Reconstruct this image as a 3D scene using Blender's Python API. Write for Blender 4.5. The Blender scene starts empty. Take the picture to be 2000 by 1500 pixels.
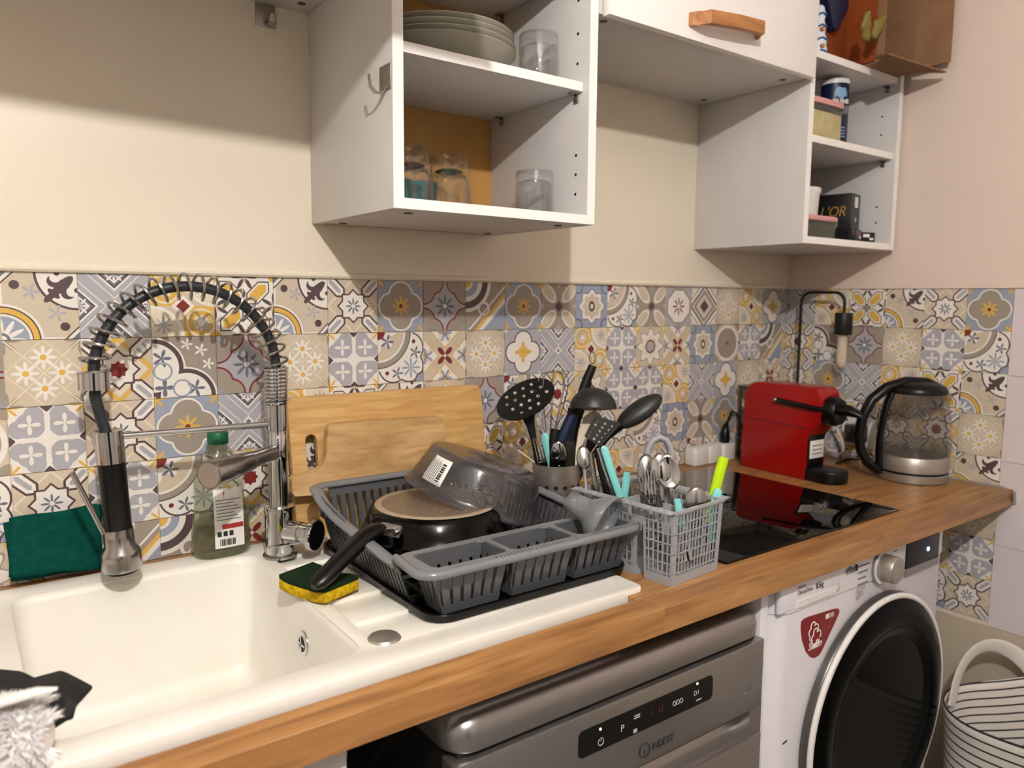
import bpy, bmesh, math, random
from mathutils import Vector, Matrix
random.seed(7)
PI = math.pi
scene = bpy.context.scene
COL = scene.collection

# ------------------------------------------------------------------ camera
CAM = Vector((-0.4567, -1.3274, 1.3341)); FPX = 1484.14
YAW, PITCH, ROLL = -0.6345, -0.1123, -0.0083
RM = (Matrix.Rotation(YAW, 3, 'Z') @ Matrix.Rotation(PITCH, 3, 'X') @ Matrix.Rotation(ROLL, 3, 'Y'))
cd = bpy.data.cameras.new('camera'); cam = bpy.data.objects.new('camera', cd); COL.objects.link(cam)
m3 = Matrix((RM.col[0], RM.col[2], -RM.col[1])).transposed()
cam.matrix_world = Matrix.Translation(CAM) @ m3.to_4x4()
cd.sensor_width = 36.0; cd.lens = 36.0 * FPX / 2000.0
cd.clip_start = 0.02
cd.dof.use_dof = True; cd.dof.focus_distance = 1.2; cd.dof.aperture_fstop = 4.2
scene.camera = cam
def at(u, v, depth):
    "point of the place seen at pixel (u, v), this many metres in front of the camera"
    return CAM + RM @ Vector(((u - 1000) / FPX * depth, depth, (750 - v) / FPX * depth))
def on(u, v, ax, val):
    "point of the place seen at pixel (u, v) on the plane x, y or z = val"
    d = RM @ Vector(((u - 1000) / FPX, 1, (750 - v) / FPX)); i = 'xyz'.index(ax)
    return CAM + d * ((val - CAM[i]) / d[i])

# ------------------------------------------------------------------ light, exposure
wd = bpy.data.worlds.new('world'); scene.world = wd; wd.use_nodes = True
wd.node_tree.nodes['Background'].inputs[0].default_value = (1.0, 0.90, 0.84, 1)
wd.node_tree.nodes['Background'].inputs[1].default_value = 0.03
LAMP = Vector((-0.49, -1.70, 2.20))
KEY_POWER, FILL_POWER = 58.0, 3.0
scene.view_settings.view_transform = 'Standard'; scene.view_settings.look = 'None'
scene.view_settings.exposure = 0.64; scene.view_settings.gamma = 1.0
scene.view_settings.use_curve_mapping = False

# ------------------------------------------------------------------ helpers
def lin(h):
    h = h.lstrip('#'); c = [int(h[i:i+2], 16) / 255 for i in (0, 2, 4)]
    return tuple([(x / 12.92 if x <= 0.04045 else ((x + 0.055) / 1.055) ** 2.4) for x in c] + [1.0])
def mat(name, col, rough=0.5, metal=0.0, trans=0.0, ior=1.45, spec=0.5, noise=None, bump=None, coat=0.0, emit=None, sheen=0.0, alpha=1.0, aniso=0.0):
    m = bpy.data.materials.new(name); m.use_nodes = True; nt = m.node_tree; b = nt.nodes['Principled BSDF']
    c = lin(col) if isinstance(col, str) else col
    b.inputs['Base Color'].default_value = c; b.inputs['Roughness'].default_value = rough
    b.inputs['Metallic'].default_value = metal; b.inputs['Transmission Weight'].default_value = trans
    b.inputs['IOR'].default_value = ior; b.inputs['Specular IOR Level'].default_value = spec
    b.inputs['Coat Weight'].default_value = coat; b.inputs['Sheen Weight'].default_value = sheen
    b.inputs['Alpha'].default_value = alpha
    if emit: b.inputs['Emission Color'].default_value = lin(emit[0]); b.inputs['Emission Strength'].default_value = emit[1]
    tc = nt.nodes.new('ShaderNodeTexCoord')
    def nz(scale, stretch=(1, 1, 1), detail=4):
        mp = nt.nodes.new('ShaderNodeMapping'); mp.inputs['Scale'].default_value = stretch
        nt.links.new(tc.outputs['Object'], mp.inputs[0])
        n = nt.nodes.new('ShaderNodeTexNoise'); n.inputs['Scale'].default_value = scale; n.inputs['Detail'].default_value = detail
        nt.links.new(mp.outputs[0], n.inputs['Vector']); return n
    if noise:      # (scale, second colour, stretch, lo, hi)
        n = nz(noise[0], noise[2] if len(noise) > 2 else (1, 1, 1))
        r = nt.nodes.new('ShaderNodeMapRange'); r.inputs[1].default_value = noise[3] if len(noise) > 3 else 0.35; r.inputs[2].default_value = noise[4] if len(noise) > 4 else 0.7
        nt.links.new(n.outputs[0], r.inputs[0])
        x = nt.nodes.new('ShaderNodeMix'); x.data_type = 'RGBA'; x.inputs[6].default_value = c; x.inputs[7].default_value = lin(noise[1])
        nt.links.new(r.outputs[0], x.inputs[0]); nt.links.new(x.outputs[2], b.inputs['Base Color'])
    if bump:       # (scale, strength, stretch)
        n = nz(bump[0], bump[2] if len(bump) > 2 else (1, 1, 1)); k = nt.nodes.new('ShaderNodeBump')
        k.inputs['Strength'].default_value = bump[1]; k.inputs['Distance'].default_value = 0.002
        nt.links.new(n.outputs[0], k.inputs['Height']); nt.links.new(k.outputs[0], b.inputs['Normal'])
    return m
def wood(name, c1, c2, c3, grain=(1, 14, 14), rough=0.45, scale=6.0, vary=0.12):
    "long grain along the first axis of the mapping, with a tint of its own for every piece"
    m = bpy.data.materials.new(name); m.use_nodes = True; nt = m.node_tree; b = nt.nodes['Principled BSDF']; L = nt.links.new
    tc = nt.nodes.new('ShaderNodeTexCoord'); mp = nt.nodes.new('ShaderNodeMapping'); mp.inputs['Scale'].default_value = grain
    oi = nt.nodes.new('ShaderNodeObjectInfo'); ad = nt.nodes.new('ShaderNodeVectorMath'); ad.operation = 'ADD'
    sc = nt.nodes.new('ShaderNodeMath'); sc.operation = 'MULTIPLY'; sc.inputs[1].default_value = 7.0
    L(oi.outputs['Random'], sc.inputs[0]); L(tc.outputs['Object'], ad.inputs[0]); L(sc.outputs[0], ad.inputs[1]); L(ad.outputs[0], mp.inputs[0])
    n1 = nt.nodes.new('ShaderNodeTexNoise'); n1.inputs['Scale'].default_value = scale; n1.inputs['Detail'].default_value = 6; n1.inputs['Distortion'].default_value = 0.6
    L(mp.outputs[0], n1.inputs['Vector'])
    n2 = nt.nodes.new('ShaderNodeTexNoise'); n2.inputs['Scale'].default_value = scale * 6; n2.inputs['Detail'].default_value = 3; L(mp.outputs[0], n2.inputs['Vector'])
    r = nt.nodes.new('ShaderNodeValToRGB'); e = r.color_ramp.elements
    e[0].position = 0.3; e[0].color = lin(c1); e[1].position = 0.72; e[1].color = lin(c3); k = e.new(0.5); k.color = lin(c2)
    L(n1.outputs[0], r.inputs[0])
    mx = nt.nodes.new('ShaderNodeMix'); mx.data_type = 'RGBA'; mx.blend_type = 'MULTIPLY'; mx.inputs[0].default_value = 0.25
    L(r.outputs[0], mx.inputs[6]); L(n2.outputs[0], mx.inputs[7])
    hv = nt.nodes.new('ShaderNodeHueSaturation'); mr = nt.nodes.new('ShaderNodeMapRange'); mr.inputs[3].default_value = 1.1 - vary; mr.inputs[4].default_value = 1.1 + vary
    L(oi.outputs['Random'], mr.inputs[0]); L(mr.outputs[0], hv.inputs['Value']); L(mx.outputs[2], hv.inputs['Color']); L(hv.outputs[0], b.inputs['Base Color'])
    b.inputs['Roughness'].default_value = rough
    return m

def clear(name, tint, refl_rough=0.03, diffuse=None, share=0.0, ior=1.45, power=4.5, edge=0.7):
    "thin clear sheet: light passes tinted, the surface mirrors by its Fresnel term, and may be a little cloudy"
    m = bpy.data.materials.new(name); m.use_nodes = True; nt = m.node_tree; nt.nodes.remove(nt.nodes['Principled BSDF']); L = nt.links.new
    out = nt.nodes['Material Output']; tr_ = nt.nodes.new('ShaderNodeBsdfTransparent'); tr_.inputs[0].default_value = lin(tint)
    gl = nt.nodes.new('ShaderNodeBsdfGlossy'); gl.inputs['Roughness'].default_value = refl_rough
    lw = nt.nodes.new('ShaderNodeLayerWeight'); lw.inputs[0].default_value = 0.5
    pw = nt.nodes.new('ShaderNodeMath'); pw.operation = 'POWER'; pw.inputs[1].default_value = power; L(lw.outputs['Facing'], pw.inputs[0])
    fr_ = nt.nodes.new('ShaderNodeMath'); fr_.operation = 'MULTIPLY_ADD'; fr_.inputs[1].default_value = edge; fr_.inputs[2].default_value = ((ior-1)/(ior+1))**2; L(pw.outputs[0], fr_.inputs[0])
    base_ = tr_.outputs[0]
    if share > 0:
        df = nt.nodes.new('ShaderNodeBsdfDiffuse'); df.inputs[0].default_value = lin(diffuse); mx = nt.nodes.new('ShaderNodeMixShader'); mx.inputs[0].default_value = share
        L(tr_.outputs[0], mx.inputs[1]); L(df.outputs[0], mx.inputs[2]); base_ = mx.outputs[0]
    m2 = nt.nodes.new('ShaderNodeMixShader'); L(fr_.outputs[0], m2.inputs[0]); L(base_, m2.inputs[1]); L(gl.outputs[0], m2.inputs[2]); L(m2.outputs[0], out.inputs[0])
    return m

class MB:
    "collects faces of one mesh"
    def __init__(s): s.v = []; s.f = []; s.u = []
    def add(s, vs, fs):
        o = len(s.v); s.v += [tuple(p) for p in vs]; s.f += [tuple(i + o for i in f) for f in fs]; return s
    def box(s, x0, x1, y0, y1, z0, z1):
        return s.add([(x0,y0,z0),(x1,y0,z0),(x1,y1,z0),(x0,y1,z0),(x0,y0,z1),(x1,y0,z1),(x1,y1,z1),(x0,y1,z1)],
                     [(3,2,1,0),(4,5,6,7),(0,1,5,4),(1,2,6,5),(2,3,7,6),(3,0,4,7)])
    def hexa(s, p): # eight corners, bottom ring then top ring
        return s.add(p, [(3,2,1,0),(4,5,6,7),(0,1,5,4),(1,2,6,5),(2,3,7,6),(3,0,4,7)])
    def loft(s, rings, cap=True, closed=False):
        n = len(rings[0]); o = [p for r in rings for p in r]; f = []
        K = len(rings)
        for i in range(K if closed else K - 1):
            j = (i + 1) % K
            for k in range(n):
                l = (k + 1) % n; f.append((i*n+k, i*n+l, j*n+l, j*n+k))
        if cap and not closed: f += [tuple(range(n - 1, -1, -1)), tuple((K-1)*n + k for k in range(n))]
        return s.add(o, f)
    def cyl(s, p0, p1, r0, r1=None, n=20, cap=True):
        r1 = r0 if r1 is None else r1
        return s.tube([p0, p1], [r0, r1], n, cap)
    def tube(s, pts, r, n=8, cap=True, closed=False, flat=1.0, up=None):
        P = [Vector(p) for p in pts]; K = len(P)
        R = list(r) if isinstance(r, (list, tuple)) else [r] * K
        T = []
        for i in range(K):
            a = P[(i-1) % K] if (closed or i) else P[0]; b = P[(i+1) % K] if (closed or i < K-1) else P[-1]
            T.append((b - a).normalized())
        ref = Vector(up) if up else (Vector((0,0,1)) if abs(T[0].z) < 0.9 else Vector((1,0,0)))
        N = (ref - T[0]*ref.dot(T[0])).normalized(); rings = []
        for i in range(K):
            N = (N - T[i]*N.dot(T[i]))
            N = N.normalized() if N.length > 1e-6 else T[i].orthogonal().normalized()
            B = T[i].cross(N)
            rings.append([P[i] + (N*math.cos(2*PI*k/n)*flat + B*math.sin(2*PI*k/n))*R[i] for k in range(n)])
        return s.loft(rings, cap, closed)
    def lathe(s, prof, c=(0,0,0), n=32, M=None, cap=True):
        rings = []
        for r, z in prof:
            ring = [Vector((max(r,1e-5)*math.cos(2*PI*k/n), max(r,1e-5)*math.sin(2*PI*k/n), z)) for k in range(n)]
            rings.append([(M @ p if M else p) + Vector(c) for p in ring])
        return s.loft(rings, cap)
    def prism(s, poly, a, b, plane='xy'):
        f = {'xy': lambda p, h: (p[0], p[1], h), 'xz': lambda p, h: (p[0], h, p[1]), 'yz': lambda p, h: (h, p[0], p[1])}[plane]
        return s.loft([[f(p, a) for p in poly], [f(p, b) for p in poly]])
    def ball(s, c, r, sc=(1,1,1), n=16, m=10, lo=-90, hi=90, M=None):
        rings = []
        for i in range(m + 1):
            t = math.radians(lo + (hi - lo) * i / m); rr = max(math.cos(t), 1e-4) * r; z = math.sin(t) * r
            ring = [Vector((rr*math.cos(2*PI*k/n)*sc[0], rr*math.sin(2*PI*k/n)*sc[1], z*sc[2])) for k in range(n)]
            rings.append([(M @ p if M else p) + Vector(c) for p in ring])
        return s.loft(rings)
    def grid(s, fn, nu, nv):
        vs = [fn(i/nu, j/nv) for j in range(nv+1) for i in range(nu+1)]
        fs = [(j*(nu+1)+i, j*(nu+1)+i+1, (j+1)*(nu+1)+i+1, (j+1)*(nu+1)+i) for j in range(nv) for i in range(nu)]
        return s.add(vs, fs)
    def xform(s, M): s.v = [tuple(M @ Vector(p)) for p in s.v]; return s
    def build(s, name, material, parent=None, world=True, bevel=0.0, seg=2, smooth=40, solid=0.0, sub=0):
        v = s.v
        if parent is not None and world:
            inv = root_matrix(parent).inverted(); v = [inv @ Vector(p) for p in v]
        me = bpy.data.meshes.new(name); me.from_pydata([tuple(p) for p in v], [], s.f); me.validate()
        bm = bmesh.new(); bm.from_mesh(me)
        bmesh.ops.remove_doubles(bm, verts=bm.verts, dist=1e-6)
        bmesh.ops.recalc_face_normals(bm, faces=bm.faces)
        if bevel > 0:
            ed = [e for e in bm.edges if len(e.link_faces) == 2 and e.calc_face_angle(0) > 0.6]
            bmesh.ops.bevel(bm, geom=ed, offset=bevel, segments=seg, profile=0.5, affect='EDGES', clamp_overlap=True)
        bm.to_mesh(me); bm.free()
        if smooth:
            me.shade_smooth(); me.set_sharp_from_angle(angle=math.radians(smooth))
        if material is not None: me.materials.append(material)
        o = bpy.data.objects.new(name, me); COL.objects.link(o)
        if parent is not None: o.parent = parent
        if solid:
            md = o.modifiers.new('solid', 'SOLIDIFY'); md.thickness = solid; md.offset = 0
        if sub:
            md = o.modifiers.new('sub', 'SUBSURF'); md.levels = sub; md.render_levels = sub
        return o
ROOTM = {}
def root_matrix(o):
    while o.parent is not None: o = o.parent
    return ROOTM.get(o.name, Matrix.Identity(4))
def tag(o, label, cat, group=None, kind=None):
    o['label'] = label
    if cat: o['category'] = cat
    if group: o['group'] = group
    if kind: o['kind'] = kind
    return o
def thing(name, label, cat, loc=(0,0,0), rz=0.0, group=None):
    o = bpy.data.objects.new(name, None); COL.objects.link(o); o.empty_display_size = 0.02
    o.location = loc; o.rotation_euler = (0, 0, rz)
    ROOTM[o.name] = Matrix.Translation(Vector(loc)) @ Matrix.Rotation(rz, 4, 'Z')
    return tag(o, label, cat, group)
def struct(o, label):
    o['kind'] = 'structure'; o['label'] = label; return o
def arc(cx, cy, r, a0, a1, n=6):
    return [(cx + r*math.cos(math.radians(a0 + (a1-a0)*i/n)), cy + r*math.sin(math.radians(a0 + (a1-a0)*i/n))) for i in range(n+1)]
def rrect(x0, x1, y0, y1, r, n=5):
    return arc(x1-r, y1-r, r, 0, 90, n) + arc(x0+r, y1-r, r, 90, 180, n) + arc(x0+r, y0+r, r, 180, 270, n) + arc(x1-r, y0+r, r, 270, 360, n)
def frame_to(origin, xax, yax):
    x = Vector(xax).normalized(); z = x.cross(Vector(yax)).normalized(); y = z.cross(x)
    M = Matrix((x, y, z)).transposed().to_4x4(); M.translation = Vector(origin); return M
def text(body, size, material, parent, origin, xax, yax, name='lettering', depth=0.0002, shear=0.0, bold=0.0, align='LEFT', squeeze=1.0):
    cu = bpy.data.curves.new(name, 'FONT'); cu.body = body; cu.size = size; cu.extrude = depth; cu.shear = shear; cu.offset = bold; cu.align_x = align
    tmp = bpy.data.objects.new('tmp', cu); COL.objects.link(tmp)
    dg = bpy.context.evaluated_depsgraph_get(); me = bpy.data.meshes.new_from_object(tmp.evaluated_get(dg))
    bpy.data.objects.remove(tmp); bpy.data.curves.remove(cu)
    M = frame_to(origin, xax, yax) @ Matrix.Diagonal((squeeze, 1, 1, 1))
    if parent is not None: M = root_matrix(parent).inverted() @ M
    me.transform(M); me.materials.clear(); me.materials.append(material)
    o = bpy.data.objects.new(name, me); COL.objects.link(o); o.parent = parent; return o
def copy_of(o, parent=None):
    c = o.copy(); COL.objects.link(c); c.parent = parent
    for ch in list(o.children): copy_of(ch, c)
    if parent is None: ROOTM[c.name] = Matrix.Identity(4)
    return c

# ------------------------------------------------------------------ materials
M = {}
M['paint'] = mat('cream_paint', '#E8DECD', 0.38, noise=(1.5, '#E2D7C4'), bump=(14, 0.12))
M['paint_r'] = mat('warm_light_paint', '#E2D0C4', 0.45, noise=(1.5, '#DCC9BC'), bump=(14, 0.1))  # cream paint made pinker: warm light put into the colour
M['low_paint'] = mat('lower_paint', '#C6BCAA', 0.55, noise=(2, '#BFB098'))
M['ceil'] = mat('ceiling_paint', '#EFEAE2', 0.7)
M['floor'] = mat('floor_tile', '#85827E', 0.5, noise=(5, '#777470'))
M['room_wall'] = mat('room_wall', '#C4BFB9', 0.6)
M['grout'] = mat('grout', '#DDD8CF', 0.7)
M['white_tile'] = mat('white_tile', '#DCD2D6', 0.3, noise=(3, '#D4C9CC'))
M['melamine'] = mat('white_melamine', '#D4D1D0', 0.42, noise=(12, '#D0CDCB'))
M['melamine_edge'] = mat('white_edge', '#F3F0EE', 0.4)
M['hardboard'] = mat('tan_hardboard', '#BE8F50', 0.45, noise=(9, '#AE7F42'))
M['dark_hole'] = mat('dark_hole', '#15110E', 0.6)
M['brown_cap'] = mat('brown_cap', '#4A3A30', 0.5)
M['steel'] = mat('brushed_steel', '#ABA49C', 0.36, 0.75, bump=(60, 0.05, (1, 1, 20)))
M['chrome'] = mat('chrome', '#C9C9CB', 0.09, 1.0)
M['chrome_dull'] = mat('worn_chrome', '#A8A6A5', 0.22, 1.0)
M['black'] = mat('black_plastic', '#070708', 0.32, spec=0.4)
M['black_matte'] = mat('black_nylon', '#121314', 0.45, spec=0.4)
M['charcoal'] = mat('charcoal_nylon', '#252628', 0.42)
M['rack'] = mat('grey_rack_plastic', '#505256', 0.27, spec=0.6)  # rack plastic darkened, the bins' inner shade put into its colour
M['rack_rim'] = mat('grey_rack_rim', '#77797D', 0.24, spec=0.7)  # paler copy of the rack plastic, sheen put into its colour
M['rack_dark'] = mat('grey_rack_slat', '#3C3E41', 0.35)
M['tray'] = mat('black_tray', '#040405', 0.25, spec=0.35)
M['basket'] = mat('light_grey_plastic', '#9C9EA3', 0.4)
M['worktop'] = wood('oak_worktop', '#805832', '#9E7042', '#B28654', (1, 12, 12), 0.38, 5.0, 0.10)
M['bamboo'] = wood('bamboo', '#BC9054', '#CBA063', '#D8B47A', (1, 14, 10), 0.5, 9.0, 0.02)
M['oldboard'] = wood('old_board', '#9E7848', '#C09A66', '#D4B280', (1.0, 2.4, 5), 0.6, 8.0, 0.02)
M['handle_wood'] = wood('handle_wood', '#9A6436', '#B57B47', '#C48F5C', (1, 10, 10), 0.5, 8.0, 0.03)
M['sink'] = mat('white_sink', '#ECE9E3', 0.3, noise=(6, '#E6E1D6'))
M['glass'] = clear('clear_glass', '#FBFCFC', 0.01, '#DDE2E2', 0.0, 1.55, 2.6, 0.85)
M['thin_glass'] = clear('kettle_glass', '#EDEBE9', 0.03, '#B8B4B0', 0.03, 1.6)
M['clear_plastic'] = clear('clear_plastic', '#EDEFE6', 0.05, '#D8DACC', 0.07, 1.45)
M['smoke_plastic'] = clear('smoky_plastic', '#DAD9DC', 0.09, '#86858A', 0.11, 1.55)
M['frost_plastic'] = clear('frosted_plastic', '#E8EAEC', 0.3, '#BCBFC3', 0.24, 1.45)
M['green_cap'] = mat('green_cap', '#0E5B3C', 0.4)
M['green_pad'] = mat('dark_green_pad', '#063E35', 0.95, noise=(90, '#0A4A40'), bump=(220, 0.6), spec=0.1)
M['label'] = mat('label_white', '#E8E6E2', 0.5)
M['label_red'] = mat('label_red', '#A6302E', 0.5)
M['ink'] = mat('ink', '#26262A', 0.6)
M['ink_grey'] = mat('grey_ink', '#77757A', 0.6)
M['sponge'] = mat('yellow_sponge', '#D9B520', 0.9, noise=(160, '#A88412'), bump=(240, 1.0), spec=0.1)
M['scourer'] = mat('scourer', '#22331F', 0.95, noise=(150, '#16231A'), bump=(260, 1.0), spec=0.1)
M['pan_black'] = mat('pan_enamel', '#030304', 0.13, spec=0.28)
M['pan_base'] = mat('pan_base', '#8C7A6A', 0.4, 0.3)
M['pan_ring'] = mat('pan_ring', '#B09C88', 0.42, 0.2)
M['plate'] = mat('stoneware', '#A3A092', 0.3)
M['teal'] = mat('teal_ceramic', '#0C7C80', 0.3)
M['teal_handle'] = mat('turquoise_plastic', '#7CC8C6', 0.35)
M['navy'] = mat('navy_plastic', '#0D1A3C', 0.4)
M['lime'] = mat('lime_plastic', '#B6DC06', 0.35)
M['red'] = mat('red_plastic', '#9A0709', 0.25, coat=0.15, spec=0.4)
M['hob'] = mat('hob_glass', '#030304', 0.04, spec=0.4)
M['white'] = mat('white_plastic', '#E2E0DE', 0.35)
M['appliance'] = mat('white_enamel', '#E4E1E8', 0.32)
M['dw_steel'] = mat('dishwasher_steel', '#9A9695', 0.28, 0.85, bump=(80, 0.04, (1, 1, 20)))
M['dw_dark'] = mat('dishwasher_side', '#1A1918', 0.5)
M['door_ring'] = mat('door_dark_ring', '#5E5B58', 0.3, 0.6)
M['door_glass'] = mat('door_glass', '#040505', 0.16, spec=0.07)
M['door_glass2'] = mat('door_glass_inner', '#0C0E0E', 0.3, spec=0.12)
M['sticker_red'] = mat('sticker_red', '#7C0C18', 0.35)
M['led_white'] = mat('led_white', '#FFF6D8', 0.4, emit=('#FFE9B0', 4.0))
M['led_blue'] = mat('led_blue', '#BFE6FF', 0.4, emit=('#8FD0FF', 3.0))
M['icon'] = mat('panel_icon', '#B9B9BC', 0.5)
M['icon_red'] = mat('panel_icon_red', '#5A2A26', 0.5)
M['cardboard'] = mat('cardboard', '#8A6648', 0.8, noise=(20, '#7E5B3E'))
M['orange_box'] = mat('orange_card', '#8E4514', 0.6, noise=(6, '#7A360C'))
M['pink_lid'] = mat('pink_plastic', '#D39A9A', 0.4)
M['contents'] = mat('yellow_contents', '#D6BF8C', 0.8, noise=(40, '#EBDCB4'))
M['canister'] = mat('navy_card', '#0E1A3E', 0.4)
M['cup_blue'] = mat('pale_blue_print', '#7FA6C8', 0.5)
M['gold'] = mat('gold_print', '#B08A44', 0.4, 0.3)
M['magenta'] = mat('magenta_foil', '#7C2A58', 0.4)
M['black_card'] = mat('black_card', '#0D0D0E', 0.35)
M['grey_card'] = mat('grey_card', '#3C3D3E', 0.5)
M['fabric'] = mat('white_canvas', '#D8D2CC', 0.9, bump=(120, 0.3))
M['stripe'] = mat('black_stripe', '#26252A', 0.9)
M['tuft'] = mat('white_bristle', '#F0EDED', 0.7)
M['black_cloth'] = mat('black_cloth', '#141416', 0.75, bump=(30, 0.4))
M['water'] = clear('water', '#F2F4F4', 0.0, '#FFFFFF', 0.0, 1.2)
M['liquid'] = clear('soap', '#D9D5B2', 0.03, '#CBC79C', 0.10, 1.2)
M['hose'] = mat('dark_hose', '#3A3E42', 0.4, 0.3, noise=(400, '#1C1E20', (1, 1, 1)))
M['dark_glass'] = mat('dark_grey_plastic', '#3B3A38', 0.3)
M['cord_white'] = mat('white_cord', '#CFC6BE', 0.5)
M['bulb_glass'] = clear('bulb_glass', '#FBF2E4', 0.01, '#FFF4E4', 0.4, 1.5)
M['leaf'] = mat('leaf_print', '#75682C', 0.6)
M['blue_card'] = mat('blue_grey_card', '#3E4C52', 0.6)
M['ivory'] = mat('ivory', '#D9CDB8', 0.5)
M['olive'] = mat('dark_olive', '#1E2218', 0.4)
M['porcelain'] = mat('porcelain', '#D8DEE8', 0.25)
M['porcelain_blue'] = mat('porcelain_blue', '#2F5E96', 0.25)
M['porcelain_orange'] = mat('porcelain_orange', '#B8703A', 0.3)
# ------------------------------------------------------------------ printed tile patterns, written as node maths
class X:
    nt = None
    def __init__(s, k): s.k = k
    @staticmethod
    def op(name, *a):
        n = X.nt.nodes.new('ShaderNodeMath'); n.operation = name
        for i, q in enumerate(a):
            if isinstance(q, X): X.nt.links.new(q.k, n.inputs[i])
            else: n.inputs[i].default_value = q
        return X(n.outputs[0])
    def __add__(s, o): return X.op('ADD', s, o)
    __radd__ = __add__
    def __sub__(s, o): return X.op('SUBTRACT', s, o)
    def __rsub__(s, o): return X.op('SUBTRACT', o, s)
    def __mul__(s, o): return X.op('MULTIPLY', s, o)
    __rmul__ = __mul__
    def __abs__(s): return X.op('ABSOLUTE', s)
    def __lt__(s, o): return X.op('LESS_THAN', s, o)
    def __gt__(s, o): return X.op('GREATER_THAN', s, o)
    def __and__(s, o): return X.op('MULTIPLY', s, o)
    def __or__(s, o): return X.op('MAXIMUM', s, o)
def xmax(a, b): return X.op('MAXIMUM', a, b)
def xmin(a, b): return X.op('MINIMUM', a, b)
def band(e, c, w): return X.op('COMPARE', e, c, w)
def dist(x, y, cx=0.0, cy=0.0):
    dx = x - cx; dy = y - cy
    return X.op('SQRT', X.op('MULTIPLY_ADD', dx, dx, dy * dy))
def petal(x, y, cx, cy, n, r, amp=0.35, ph=0.0):
    "n-petalled flower: negative inside"
    dx = x - cx; dy = y - cy; t = X.op('ARCTAN2', dy, dx)
    return dist(x, y, cx, cy) - (X.op('COSINE', X.op('MULTIPLY_ADD', t, float(n), ph)) * (r * amp) + r * (1 - amp))
WH, BE, TA, GR, BL, DK, SL, YE, RE, CR = ('#E6E1DA', '#CBBDA8', '#9C9186', '#ABAAB1', '#979FB1', '#57474A', '#6C6F7E', '#D8AE52', '#7C2E2C', '#DED2BC')
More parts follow.
